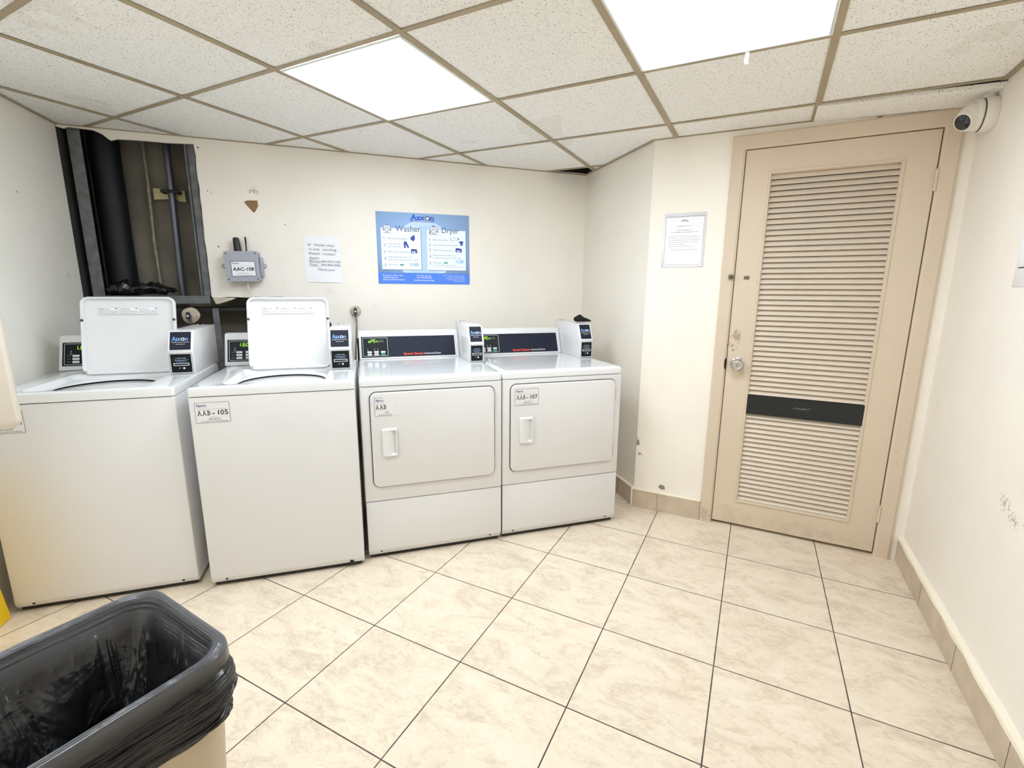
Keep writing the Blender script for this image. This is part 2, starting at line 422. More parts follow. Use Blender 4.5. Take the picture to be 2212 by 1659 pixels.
    def scribble(s, x0, x1, z, y, hh, m, seed=0, mtx=None, gap=.2):
        """a row of tiny word-like dashes"""
        r = random.Random(seed); x = x0
        while x < x1 - hh * .5:
            L = hh * r.uniform(1.2, 4.5); e = min(x + L, x1)
            s.rect(x, e, z, z + hh * r.uniform(.55, 1), y, m, mtx); x = e + hh * r.uniform(.5, .9)
    def build(s, name, parent=None, smooth=40, loc=None, rotz=None, fixn=True):
        if fixn: bmesh.ops.recalc_face_normals(s.bm, faces=s.bm.faces[:])
        for f in s.bm.faces: f.smooth = True
        for e in s.bm.edges:
            if len(e.link_faces) == 2:
                e.smooth = e.calc_face_angle(0) < math.radians(smooth)
            else: e.smooth = True
        me = bpy.data.meshes.new(name); s.bm.to_mesh(me); s.bm.free()
        for m in s.mats: me.materials.append(m)
        o = bpy.data.objects.new(name, me); C.objects.link(o)
        if parent is not None: o.parent = parent
        if loc is not None: o.location = loc
        if rotz is not None: o.rotation_euler = (0, 0, rotz)
        return o

def thing(name, label, cat, loc=(0, 0, 0), rotz=0, group=None):
    o = bpy.data.objects.new(name, None); C.objects.link(o); o.empty_display_size = .1
    o.location = loc; o.rotation_euler = (0, 0, rotz); o['label'] = label; o['category'] = cat
    if group: o['group'] = group
    return o
def tag(o, label, cat, group=None):
    o['label'] = label; o['category'] = cat
    if group: o['group'] = group
    return o
def struct(o): o['kind'] = 'structure'; return o
def ssetup(name, loc=(0, 0, 0), rotz=0):
    o = bpy.data.objects.new(name, None); C.objects.link(o); o.location = loc; o.rotation_euler = (0, 0, rotz); o['kind'] = 'structure'
    return o

# ------------------------------------------------------------------ room plan
def zc(x, y): return 2.1203 - .01171 * x + .0063 * y       # the hung ceiling sags a little to the right
BY = 3.277                                                 # face of the back wall
LX = -1.53                                                 # left wall
KX = 1.535                                                 # short return wall
P_D = Vector((1.5292, 2.4158))                             # corner short wall / door wall
A_D = -0.7686                                              # direction of the door wall
dD = Vector((math.cos(A_D), math.sin(A_D))); nD = Vector((math.sin(A_D), -math.cos(A_D)))   # nD points into the room
P_R = P_D + dD * 1.33                                      # corner door wall / right wall
A_R = A_D - PI / 2
dR = Vector((math.cos(A_R), math.sin(A_R))); nR = -dD.copy()
Q_N = P_R + dR * 3.45                                      # corner right wall / wall behind the viewer
P_L = Vector((LX, (Q_N.y + (Q_N.x - LX) * dD.y / dD.x * -1)))   # where that wall meets the left wall
tN = (LX - Q_N.x) / -dD.x
P_L = Q_N - dD * tN
HW = 2.5

fl = MB()
out = [(LX - .1, BY + .45), (LX - .1, P_L.y - .1), (Q_N.x, Q_N.y - .15), (P_R.x + .25, P_R.y - .1), (KX + .4, P_D.y + .3), (KX + .1, BY + .1), (KX + .1, BY + .45)]
FO = Vector((-0.0385, 1.7444)); FA = -0.7686
rotm = Matrix.Rotation(-FA, 2)
loc = [rotm @ (Vector(p) - FO) for p in out]
fl.prism([(p.x, p.y) for p in loc], 'z', -.05, 0, M['floor'])
struct(fl.build('floor', loc=(FO.x, FO.y, 0), rotz=FA))

# wall helpers: local x along the wall, y = 0 the face (outward +y), z up
def wall(name, a, b, pieces, material, th=.1, extra=None):
    a = Vector(a); b = Vector(b); d = b - a
    ang = math.atan2(d.y, d.x)
    m = MB()
    for (x0, x1, z0, z1) in pieces: m.box(x0, x1, 0, th, z0, z1, material)
    if extra: extra(m)
    return struct(m.build(name, loc=(a.x, a.y, 0), rotz=ang)), ang, d.length

# back wall: outline with the torn opening at its left end (local x = X - LX)
def gx(x): return x - LX
bwl = MB()
WB = wall_material('cream_back_wall_paint', 'f2eee6', marks=[
    ((gx(-.617), 0, 1.885), (.05, 1, .03), '8f8a7c', .66, 90, .6),
    ((gx(.045), 0, 1.2), (.05, 1, .07), '8a8271', .78, 60, .10),
    ((gx(-.23), 0, 1.31), (.08, 1, .05), 'b5ad9a', .70, 60, .18)])
ox1, ox2 = gx(-.897), gx(-.505)
# right and middle parts: one outline polygon (xz) extruded through the drywall thickness
rag = random.Random(3)
def jag(x, z0, z1, n, amp):
    return [(x + rag.uniform(-amp, amp), z0 + (z1 - z0) * i / n) for i in range(1, n)]
outl = [(ox2, 0), (gx(KX), 0), (gx(KX), HW), (ox1, HW)] + jag(ox1, HW, 1.27, 22, .003) + [(ox1, 1.27), (ox1 + .012, 1.262)] + \
       [(ox1 + .012 + (ox2 - ox1 - .012) * i / 10, 1.265 + rag.uniform(-.003, .003)) for i in range(1, 10)] + [(ox2, 1.268)]
bwl.prism(outl, 'y', 0, .016, WB)
# scrap of drywall left under the ceiling above the opening
scr = [(0.002, HW), (0.002, 2.149), (.03, 2.142), (.05, 2.152), (.09, 2.150), (.16, 2.146), (.20, 2.130), (.235, 2.100), (.265, 2.110), (.32, 2.112), (.40, 2.113), (.50, 2.112), (ox1 - .002, 2.118), (ox1 - .002, HW)]
bwl.prism(scr, 'y', 0, .014, WB)
# crumbling gypsum lip where the board is torn
bwl.prism([(ox1 + .004, 1.266), (ox1 + .03, 1.262), (ox1 + .13, 1.262), (ox1 + .115, 1.25), (ox1 + .075, 1.238), (ox1 + .03, 1.222), (ox1 + .018, 1.226)], 'y', -.004, .012, M['gyp'], .002, 1)
ch = [(gx(-.672), 1.820), (gx(-.652), 1.829), (gx(-.60), 1.831), (gx(-.598), 1.80), (gx(-.618), 1.765), (gx(-.627), 1.762), (gx(-.65), 1.79)]
bwl.prism(ch, 'y', -.0012, .001, M['brown'])
for (x, z, r) in ((-.88, 2.10, .004), (-.855, 1.87, .003), (-.84, 1.86, .002), (-.83, 1.56, .004), (-.46, 1.70, .003), (-.395, 1.55, .002), (1.36, 1.62, .002)):
    bwl.prism([(gx(x) + r * math.cos(a), z + r * 1.2 * math.sin(a)) for a in (0, 1, 2.1, 3.1, 4.2, 5.3)], 'y', -.0008, .001, M['darkink'])
struct(bwl.build('wall_back', loc=(LX, BY, 0)))

# shaft behind the opening
sh = MB()
sh.box(gx(LX) - .1, gx(-.40), .275, .34, 0, HW, M['shaft'])
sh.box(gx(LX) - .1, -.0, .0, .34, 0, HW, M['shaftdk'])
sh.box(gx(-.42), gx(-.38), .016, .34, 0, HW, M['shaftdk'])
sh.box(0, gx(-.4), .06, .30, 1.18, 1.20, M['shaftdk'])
struct(sh.build('wall_shaft', loc=(LX, BY, 0)))

wall('wall_left', (LX, P_L.y), (LX, BY), [(0, BY - P_L.y, 0, HW)],
     wall_material('cream_left_wall_lifted', 'f2f1ea', marks=[((BY - P_L.y - .11, 0, 1.38), (.05, 1, .06), '4c4a44', .80, 110, .6), ((BY - P_L.y - .4, 0, 1.75), (.008, 1, .010), '4c4a44', .6, 70, .7)]))  # same cream, made paler to offset the weak light on this wall
wall('wall_short', (KX, BY + .1), (KX, P_D.y), [(0, BY + .1 - P_D.y + .0, 0, HW)], wall_material('cream_short_wall_shaded', 'efeae1'), th=.1)  # same cream, slightly darkened for the shade on this wall
DW = wall_material('cream_door_wall_paint', 'f3eee5', marks=[((.006, 0, .415), (.016, 1, .03), '6b5238', .55, 60, .8), ((.02, 0, .34), (.012, 1, .012), '8b7a60', .5, 40, .8)])
def dchip(m):
    m.prism([(.145, .155), (.16, .17), (.178, .165), (.186, .148), (.172, .138), (.152, .143)], 'y', -.0012, .001, mat('chip_grey', '8c8470', .9))
wall('wall_door', P_D, P_R, [(0, .43, 0, HW), (1.243, 1.33, 0, HW), (.43, 1.243, 2.045, HW)], DW, extra=dchip)
wall('wall_right', P_R, Q_N, [(-.1, 3.55, 0, HW)], wall_material('cream_right_wall_paint', 'f2ede5', marks=[
    ((.86, 0, .665), (.10, 1, .055), '6a665f', .76, 75, .5),
    ((.93, 0, .64), (.08, 1, .04), '6a665f', .72, 110, .5),
    ((.12, 0, .84), (.015, 1, .02), 'b5ae9f', .6, 40, .25)]))
wall('wall_near', Q_N, P_L, [(-.1, (P_L - Q_N).length + .1, 0, HW)], M['wall'])

# baseboards: tile strip with a pale cap
BT = mat('baseboard_tile', 'cabba6', .4, mottle=.14, mscale=14)
def baseboard(name, a, ang, L, x0, joints=(), endcap=False):
    m = MB()
    m.box(x0, L, -.014, 0, 0, .112, BT, .001, 1)
    m.box(x0, L, -.017, 0, .112, .122, M['cap'], .002, 1)
    for j in joints: m.box(j - .001, j + .001, -.0145, -.01, 0, .112, M['gap'])
    if endcap: m.box(x0 - .008, x0, -.017, 0, 0, .122, M['cap'], .002, 1)
    return struct(m.build(name, loc=(a[0], a[1], 0), rotz=ang))
baseboard('baseboard_short', (KX, BY), -PI / 2, BY - P_D.y + .002, 0, (.68,))
baseboard('baseboard_door', P_D, A_D, .388, -.006, (.145,), True)
m = MB()
m.box(0.0, 3.4, -.020, 0, 0, .108, BT, .001, 1)
m.loft([[Vector((x, -.0215 + .0015 * math.sin(x * 31), .110 + .002 * math.sin(x * 23))) for x in [i * .04 for i in range(86)]],
        [Vector((x, -.020, .122 + .003 * math.sin(x * 17))) for x in [i * .04 for i in range(86)]],
        [Vector((x, 0.001, .128 + .003 * math.sin(x * 13))) for x in [i * .04 for i in range(86)]]], M['cap'], closed=False)
for j in (.40, .80, 1.21): m.box(j - .001, j + .001, -.0205, -.01, 0, .108, M['gap'])
struct(m.build('baseboard_right', loc=(P_R.x, P_R.y, 0), rotz=A_R))

# ------------------------------------------------------------------ hung ceiling
CO = Vector((0.1423, 1.7398)); CA = -0.78315; CS = 0.61844
cu_ = Vector((math.cos(CA), math.sin(CA))); cv_ = Vector((-math.sin(CA), math.cos(CA)))
def cpt(a, b): return CO + cu_ * (a * CS) + cv_ * (b * CS)
def clip(poly, regions):
    """clip a convex polygon with half planes (point, inward normal)"""
    for p0, n in regions:
        o = []
        for i, a in enumerate(poly):
            b = poly[(i + 1) % len(poly)]; da = (a - p0).dot(n); db = (b - p0).dot(n)
            if da >= 0: o.append(a)
            if (da > 0) != (db > 0) and abs(da - db) > 1e-9: o.append(a + (b - a) * (da / (da - db)))
        poly = o
        if len(poly) < 3: return []
    return poly
V2 = Vector
g_left = (V2((LX, 0)), V2((1, 0))); g_right = (P_R, nR); g_near = (Q_N, dD.orthogonal() if False else -dR); 
g_near = (Q_N, -dR)
g_back = (V2((0, BY)), V2((0, -1))); g_back2 = (V2((0, BY + .3)), V2((0, -1))); g_door = (P_D, nD); g_short = (V2((KX, 0)), V2((-1, 0)))
regA = [g_left, g_right, g_near, g_back, g_door]                                   # everything in front of the door wall line
regB = [g_back, g_short, (P_D, -nD), g_left]                                        # nook beside the short wall
regC = [(V2((LX, 0)), V2((1, 0))), (V2((-.9, 0)), V2((-1, 0))), (V2((0, BY)), V2((0, 1))), g_back2]   # over the shaft
def in3(p, dz=0): return Vector((p.x, p.y, zc(p.x, p.y) + dz))
fix_cells = {(-1, 0), (1, 0), (-1, -2), (1, -2)}
ct = MB(); sag = []
for a in range(-7, 8):
    for b in range(-9, 6):
        if (a, b) in fix_cells or (a, b) == (-1, 3): continue
        cell = [cpt(a, b), cpt(a + 1, b), cpt(a + 1, b + 1), cpt(a, b + 1)]
        for reg in (regA, regB):
            p = clip(cell, reg)
            if len(p) < 3: continue
            if (a, b) == (2, 2): sag.append(p); continue
            lo = [in3(q, .003) for q in p]; hi = [in3(q, .018) for q in p]
            ct.loft([lo, hi], M['tile'], True, True)
ceil = struct(ct.build('ceiling', smooth=10))
# dark slab above, with dark side boards added to blacken the ceiling hole
m = MB(); m.box(LX - .2, P_R.x + .4, Q_N.y - .3, BY + .5, HW, HW + .05, M['dark']); m.box(.6, KX - .001, BY - .004, BY - .002, 2.135, HW, M['dark']); m.box(KX - .004, KX - .002, 2.7, BY - .004, 2.135, HW, M['dark']); m.build('plenum_dark_liner', ceil)
for k, p in enumerate(sag):
    m = MB()
    cen = sum(p, V2((0, 0))) / len(p)
    def drop(q): 
        t = (q - cpt(2, 3)).dot(nD) ; s_ = (q - cpt(2, 2)).dot(cu_)
        return -.006 - .016 * max(0, min(1, (s_) / .5)) 
    lo = [in3(q, drop(q)) + Vector((-nD.x, -nD.y, 0)) * .014 for q in p]; hi = [v + Vector((0, 0, .015)) for v in lo]
    m.loft([lo, hi], M['tile'], True, True); m.build('sagging_tile', ceil)
# tees
def seg_clip(p, q, reg):
    a, b = 0.0, 1.0
    for p0, n in reg:
        da = (p - p0).dot(n); db = (q - p0).dot(n)
        if da < 0 and db < 0: return None
        if da < 0: a = max(a, da / (da - db))
        elif db < 0: b = min(b, da / (da - db))
    return (p + (q - p) * a, p + (q - p) * b) if b > a else None
def strip(mb, p, q, hw, m, dz0=-.0015, dz1=.001, wob=0):
    d = (q - p).normalized(); n = V2((-d.y, d.x)) * hw
    L = [p + n, p - n, q - n, q + n]
    lo = [in3(v, dz0) for v in L]; hi = [in3(v, dz1) for v in L]
    mb.loft([lo, hi], m, True, True)
tee = MB()
for reg in (regA, regB):
    for b in range(-9, 7):
        s_ = seg_clip(cpt(-9, b), cpt(9, b), reg)
        if s_: strip(tee, s_[0], s_[1], .0095, M['tee'])
    for a in range(-9, 10):
        s_ = seg_clip(cpt(a, -11), cpt(a, 9), reg)
        if s_: strip(tee, s_[0], s_[1], .0120, M['tee'], -.0022, .001)
tee.build('ceiling_grid', ceil)
# perimeter wall angle
pa = MB()
def angle_strip(p, q, inn, w=.018):
    p, q = V2(p), V2(q); o = inn * w
    lo = [in3(v, -.002) for v in (p, q, q + o, p + o)]; hi = [in3(v, .0015) for v in (p, q, q + o, p + o)]
    pa.loft([lo, hi], M['tee'], True, True)
angle_strip((-.9, BY), (KX, BY), V2((0, -1)), .006)
angle_strip((LX, BY), (-.9, BY), V2((0, -1)), .005)
angle_strip((LX, P_L.y), (LX, BY), V2((1, 0)), .016)
angle_strip((KX, BY), (KX, P_D.y), V2((-1, 0)), .018)
angle_strip(P_D, P_R, nD, .005)
angle_strip(P_R, Q_N, nR, .02)
pa.build('wall_angle', ceil)

# ------------------------------------------------------------------ ceiling lights
def light(a, b, label, tab=False):
    c0 = cpt(a, b); t = thing('ceiling_light', label, 'ceiling light', (c0.x, c0.y, zc(c0.x, c0.y)), CA, 'recessed fluorescent ceiling lights')
    sl = math.atan2(zc(*cpt(a + 1, b)) - zc(*c0), CS); sl2 = math.atan2(zc(*cpt(a, b + 1)) - zc(*c0), CS)
    k1, k2 = math.tan(sl), math.tan(sl2)
    def Z(x, y, dz): return Vector((x, y, k1 * x + k2 * y + dz))
    f = MB(); lo, hi = .013, CS - .013; g = .016
    ring = lambda d, z: [Z(lo + d, lo + d, z), Z(hi - d, lo + d, z), Z(hi - d, hi - d, z), Z(lo + d, hi - d, z)]
    f.loft([ring(0, .0), ring(0, -.004), ring(g * .5, -.005), ring(g, .004), ring(g + .001, .012)], M['frame_w'])
    f.build('frame', t)
    d = MB(); d.loft([ring(g, .006), ring(g, .010)], M['diff'], True, True)
    d.build('diffuser', t)
    h = MB(); h.loft([ring(0, .012), ring(.03, .11)], M['frame_w'], False, True); h.build('housing', t)
    if tab:
        q = MB()
        x = .36
        q.loft([[Z(x, hi - .004, -.002), Z(x + .014, hi - .004, -.002)], [Z(x + .001, hi + .006, -.010), Z(x + .013, hi + .006, -.010)],
                [Z(x - .002, hi + .010, -.030), Z(x + .011, hi + .010, -.030)], [Z(x + .001, hi + .018, -.036), Z(x + .014, hi + .018, -.034)]], M['frame_w'], closed=False)
        q.build('tape_tab', t)
    return t
light(-1, 0, 'square fluorescent ceiling light above the washing machines, the whole of it in view')
light(1, 0, 'fluorescent ceiling light near the door with a small white tab hanging from its rim', True)
light(-1, -2, 'added ceiling light behind the viewer, out of view, brightening the left wall')  # unseen fixture added to lift the walls

# ------------------------------------------------------------------ door
door = ssetup('door_1', (P_D.x, P_D.y, 0), A_D)
m = MB()                                                   # frame: stepped profile swept round three sides
fo0, fo1, ft = .390, 1.283, 2.082; fi0, fi1, fit_ = .4535, 1.2205, 2.0155
prof = [(0, 0), (0, -.014), (.12, -.018), (.85, -.012), (1.0, -.004), (1.0, .04)]
loops = []
for t_, y in prof:
    xl = fo0 + (fi0 - fo0) * t_; xr = fo1 + (fi1 - fo1) * t_; zt = ft + (fit_ - ft) * t_
    loops.append([Vector((xl, y, 0)), Vector((xl, y, zt)), Vector((xr, y, zt)), Vector((xr, y, 0))])
m.loft(loops, M['door'], closed=False)
m.build('door_frame', door, smooth=20)
m = MB(); sx0, sx1, sz0, sz1 = .4565, 1.2165, .016, 2.012
lx0, lx1, lz0, lz1 = .566, 1.104, .150, 1.904              # opening for the louvres (moulding edge)
yf = .001
fr = lambda a, b, c, d, y: [Vector((a, y, c)), Vector((b, y, c)), Vector((b, y, d)), Vector((a, y, d))]
m.loft([fr(lx0, lx1, lz0, lz1, .038), fr(lx0, lx1, lz0, lz1, yf), fr(sx0 + .002, sx1 - .002, sz0 + .002, sz1 - .002, yf), fr(sx0, sx1, sz0, sz1, yf + .002), fr(sx0, sx1, sz0, sz1, .038), fr(lx0, lx1, lz0, lz1, .038)], M['door'])
slab = m.build('door_slab', door)
m = MB()
mo = .014
lp = []
for d_, y in ((0, yf), (.002, -.004), (.009, -.005), (mo, .004), (mo, .03)):
    lp.append([Vector((lx0 + d_, y, lz0 + d_)), Vector((lx1 - d_, y, lz0 + d_)), Vector((lx1 - d_, y, lz1 - d_)), Vector((lx0 + d_, y, lz1 - d_))])
m.loft(lp, M['door'])
m.build('moulding', door, smooth=20)
def louvers(z0, z1, n, name):
    m = MB(); x0, x1 = lx0 + mo, lx1 - mo; p = (z1 - z0) / n
    for i in range(n):
        z = z0 + p * i; j = R.uniform(-.0006, .0006)
        # slat leans outward at its foot and overlaps the one below
        pr = [(.004 + j, z + .0030), (.0075, z + .0010), (.028, z + p * 1.02), (.0235, z + p * 1.05)]
        m.prism(pr, 'x', x0, x1, M['louver'])
    m.box(x0, x1, .031, .034, z0, z1, M['doorin'])
    return m.build(name, door, smooth=30)
louvers(.772, lz1 - mo, 42, 'louver_panel')
louvers(lz0 + mo, .668, 19, 'louver_panel')
m = MB(); m.box(lx0 + .006, lx1 - .006, -.003, .03, .668, .772, M['band'], .001, 1)
for i in range(5):
    x = .80 + i * .012 + R.uniform(0, .01); z = .722 + R.uniform(-.006, .006)
    m.rect(x, x + R.uniform(.008, .016), z, z + .0018, -.0034, M['greyink'])
for i in range(4):
    x = .79 + i * .018; z = .716
    m.poly([(x, -.0034, z), (x + .014, -.0034, z + .011), (x + .0155, -.0034, z + .010), (x + .002, -.0034, z)], M['greyink'])
o = m.build('kick_band', door); o['label'] = 'black taped rail between the louvre panels'
m = MB()
m.rev([(.036, 0), (.036, .004), (.031, .008)], (.511, yf, .935), (0, -1, 0), M['chrome'], 36, False, True)
m.rev([(.012, .006), (.013, .02), (.022, .026), (.0310, .036), (.0325, .046), (.028, .056), (.021, .060), (.018, .0585), (.012, .0585), (.0115, .061), (.0, .0615)], (.511, yf, .935), (0, -1, 0), M['chrome'], 36, False, False)
m.box(.5098, .5122, -.0615, -.0600, .930, .940, M['black'])
kn = m.build('door_knob', door); kn['label'] = 'chrome door knob with keyhole'
for z in (1.799, .227):
    m = MB(); x = 1.2185
    for k in range(5):
        m.rev([(.0058, 0), (.0062, .001), (.0062, .0165), (.0058, .0175)], (x, -.006, z - .044 + k * .0178), (0, 0, 1), M['door'], 14)
    m.rev([(.004, 0), (.006, .004)], (x, -.006, z + .045), (0, 0, 1), M['door'], 12)
    m.box(x - .02, x + .02, .0, .0012, z - .044, z + .045, M['door'])
    m.build('hinge', door)
m = MB(); m.plate(.500, .524, 1.381, 1.398, -.001, yf + .001, .002, M['steel'])
m.box(.518, .5235, -.008, 0, 1.382, 1.397, M['steel'], .001, 1)
for (x, z) in ((.505, 1.393), (.505, 1.385), (.513, 1.386)): m.rev([(.0015, 0), (.0015, .001)], (x, -.001, z), (0, -1, 0), M['darkink'], 10)
m.build('latch_plate', door)
m = MB(); m.plate(.428, .452, 1.380, 1.405, -.021, -.009, .003, M['steel'])
m.box(.430, .4525, -.026, -.018, 1.390, 1.3945, M['black'], .001, 1)
m.rev([(.003, 0), (.003, .0015)], (.436, -.021, 1.400), (0, -1, 0), M['steel'], 10); m.rev([(.003, 0), (.003, .0015)], (.436, -.021, 1.385), (0, -1, 0), M['steel'], 10)
m.build('latch_keeper', door)
# broken strike beside the knob
m = MB(); m.prism([(.4532, .90), (.447, .915), (.446, .945), (.4505, .965), (.4545, .955), (.4545, .905)], 'y', -.0125, -.009, M['black']); m.build('splintered_strike', door)
# screw head on the door header
m = MB(); m.rev([(.011, 0), (.011, .003), (.007, .006)], (.985, -.001, 2.083), (0, -1, 0), M['tee'], 16); m.build('header_stud', door)

# ------------------------------------------------------------------ stickers and lettering
def logo(m, x, z, y, h, mtx=None, cA=None, cO=None, cn=None, W=None):
    """the laundry company's word mark: Aax, a ring, n"""
    cA = cA or M['blueink']; cO = cO or M['darkink']; cn = cn or cA
    W = W or h * 3.6
    m.text('Aax', x, z, y, cA, h=h, width=W * .56, bold=.02, mtx=mtx)
    r = h * .36; cx = x + W * .575 + r; cz = z + r
    lp = []
    for rr in (r, r * .58):
        lp.append([Vector((cx + rr * math.cos(a * PI / 8), y, cz + rr * math.sin(a * PI / 8))) for a in range(16)])
    if mtx is not None: lp = [[mtx @ p for p in l] for l in lp]
    m.loft(lp, cO)
    m.text('n', cx + r * 1.18, z, y, cn, h=h * .95, bold=.02, mtx=mtx)

def id_sticker(parent, x0, z0, w, h, code, y=0, worn=False, name='id_sticker', lab=None):
    m = MB(); x1, z1 = x0 + w, z0 + h
    m.plate(x0, x1, z0, z1, y - .0006, y, .003, M['sticker'])
    yy = y - .0009
    if not worn: m.outline(x0, x1, z0, z1, yy, .003, .0011, M['darkink'])
    else:
        m.rect(x0, x0 + .0012, z0, z1, yy, M['darkink']); m.rect(x0, x1 * .3 + x0 * .7, z1 - .0012, z1, yy, M['darkink'])
        m.rect(x0, x0 + w * .62, z0, z0 + .0012, yy, M['darkink'])
        for (a, b) in ((.7, .55), (.76, .47), (.74, .5), (.97, .45)): m.rect(x0 + w * a, x0 + w * a + .002, z0 + h * b, z0 + h * b + .002, yy, M['greyink'])
    logo(m, x0 + w * .04, z1 - h * .2, yy, h * .13, cA=M['blueink'], cO=M['darkink'], W=w * .30)
    if worn: m.rect(x0 + w * .24, x0 + w * .4, z1 - h * .14, z1 - h * .03, yy - .0002, M['sticker'])
    m.scribble(x0 + w * .06, x0 + w * .33, z1 - h * .255, yy, h * .02, M['greyink'], 1)
    m.scribble(x0 + w * .1, x0 + w * (.4 if worn else .9), z1 - h * .34, yy, h * .014, M['greyink'], 2)
    ch_ = h * .22; cx_ = x0 + w * (.06 if not worn else .04); aw = w * .125; zb = z0 + h * .38; th_ = h * .034
    for q, c_ in enumerate('AAB'):                          # slab-serif letters
        xx = cx_ + q * aw * 1.13
        m.text(c_, xx + aw * .08, zb, yy, M['darkink'], h=ch_, width=aw * (.80 if c_ == 'A' else .66), bold=.012)
        for xa, xb in (((-.02, .30), (.66, .98)) if c_ == 'A' else ((-.02, .30),)):
            m.rect(xx + aw * xa, xx + aw * xb, zb - th_ * .3, zb + th_ * .7, yy, M['darkink'])
        if c_ == 'B': m.rect(xx - aw * .02, xx + aw * .2, zb + ch_ - th_ * .7, zb + ch_ + th_ * .3, yy, M['darkink'])
        else: m.rect(xx + aw * .26, xx + aw * .52, zb + ch_ - th_ * .7, zb + ch_ + th_ * .3, yy, M['darkink'])
    if not worn:
        m.text(code[3:4], x0 + w * .485, zb, yy, M['darkink'], h=ch_, width=w * .075, bold=.02)
        for q, c_ in enumerate(code[4:]):
            m.text(c_, x0 + w * (.60 + .122 * q) + (w * .05 if c_ == '1' else 0), zb, yy, M['darkink'], h=ch_ * 1.05, width=w * (.034 if c_ == '1' else .105), bold=.018 if c_ != '1' else 0)
    m.scribble(x0 + w * .38, x0 + w * (.5 if worn else .68), z0 + h * .26, yy, h * .02, M['greyink'], 3)
    m.text('1-800-', x0 + w * .34, z0 + h * .15, yy, M['darkink'], h=h * .05, width=w * .17, bold=.02)
    if not worn: m.text('826-1012', x0 + w * .52, z0 + h * .15, yy, M['darkink'], h=h * .05, width=w * .2, bold=.02)
    m.text('www.aaxon.com/servicerequest', x0 + w * .12, z0 + h * .055, yy, M['darkink'], h=h * .045, width=w * (.48 if worn else .8), bold=.01)
    o = m.build(name, parent); o['label'] = lab or ('white sticker reading ' + code)
    return o

SEG = {'0': 'abcdef', '1': 'bc', '6': 'acdefg', 'o': 'cdeg', 'P': 'abefg', 'E': 'adefg', 'n': 'ceg', ' ': ''}
def seg7(m, ch, x, z, w, h, y, mt, mtx):
    t = w * .17
    def P(a, b): return Vector((x + a * w + b * w * .12, y, z + b * h))
    D = {'a': (0, 1, 1, 1), 'd': (0, 0, 1, 0), 'g': (0, .5, 1, .5), 'f': (0, .5, 0, 1), 'e': (0, 0, 0, .5), 'b': (1, .5, 1, 1), 'c': (1, 0, 1, .5)}
    for c in SEG[ch]:
        x0, z0, x1, z1 = D[c]; p, q = P(x0, z0), P(x1, z1); d = (q - p).normalized(); n = Vector((-d.z, 0, d.x)) * t * .5
        p = p + d * t * .35; q = q - d * t * .35
        m.poly([mtx @ v for v in (p + n, q + n, q - n, p - n)], mt)

# ------------------------------------------------------------------ payment box on every machine
def payment_box(t, x0, x1, y0, yb, zt, z0=.9145, lab=None):
    """coin and card box: upright lower face, upper face leaning back, long body running to the rear"""
    w = x1 - x0; zm = z0 + .108; y1 = y0 + .012; y2 = y0 + .045
    m = MB()
    m.prism([(y0, z0), (y0, zm), (y2, zt), (yb, zt + .004), (yb, z0)], 'x', x0, x1, M['white'], .003, 2)
    m.box(x0 + w * .25, x0 + w * .35, yb - .03, yb - .01, zt + .003, zt + .009, M['chrome'], .002, 1)
    m.box(x0 + w * .5, x0 + w * .58, yb - .03, yb - .01, zt + .003, zt + .009, M['chrome'], .002, 1)
    b = m.build('payment_box', t)
    # lower door with card slot
    m = MB(); e = .006
    m.plate(x0 + e, x1 - e, z0 + .005, zm - .006, y0 - .004, y0 + .002, .002, M['white2'])
    m.outline(x0 + e, x1 - e, z0 + .005, zm - .006, y0 - .0045, .002, .0012, M['darkink'])
    m.plate(x0 + e + .005, x1 - e - .005, z0 + .010, zm - .011, y0 - .0052, y0 - .003, .001, M['panel'])
    cx = (x0 + x1) / 2; yy = y0 - .0056; zs = z0 + .042
    m.rect(cx - w * .30, cx + w * .30, zs, zs + .013, yy, M['ink']); m.rect(cx - w * .275, cx + w * .275, zs + .0025, zs + .0105, yy - .0003, M['black'])
    for k, c in enumerate((M['lblue'], M['ink'], M['lblue'])):
        z = zs + .018 + k * .0045; ww = w * (.20 + .05 * k)
        m.poly([(cx - ww, yy, z + .002), (cx, yy, z), (cx + ww, yy, z + .002), (cx + ww, yy, z + .0028), (cx, yy, z + .001), (cx - ww, yy, z + .0028)], c)
    m.scribble(cx - w * .2, cx + w * .2, zs + .035, yy, .0022, M['ink'], 4)
    m.rev([(.0045, 0), (.0045, .0008)], (cx + w * .09, yy + .0004, z0 + .030), (0, -1, 0), M['ink'], 12)
    m.poly([(cx - w * .12, yy, z0 + .026), (cx - w * .04, yy, z0 + .032), (cx - w * .06, yy, z0 + .034)], M['ink'])
    m.build('card_reader', t)
    # leaning brand panel
    L = math.hypot(y2 - y0, zt - zm); th = math.atan2(y2 - y0, zt - zm)
    mt = Matrix.Translation((0, y0, zm)) @ Matrix.Rotation(-th, 4, 'X')
    m = MB()
    m.plate(x0 + .004, x1 - .004, .004, L - .004, -.003, .002, .002, M['white2'], mtx=mt)
    m.plate(x0 + .010, x1 - .010, .008, L - .008, -.0038, -.002, .001, M['navy'], mtx=mt)
    logo(m, x0 + w * .17, L * .50, -.0042, .0215, mtx=mt, cA=M['lblue'], cO=M['ink'], cn=M['lblue'], W=w * .60)
    m.scribble(x0 + w * .17, x0 + w * .85, L * .42, -.0042, .0022, M['ink'], 5, mtx=mt)
    m.scribble(x0 + w * .33, x0 + w * .68, L * .33, -.0042, .0022, M['ink'], 6, mtx=mt)
    m.build('brand_panel', t)
    return b

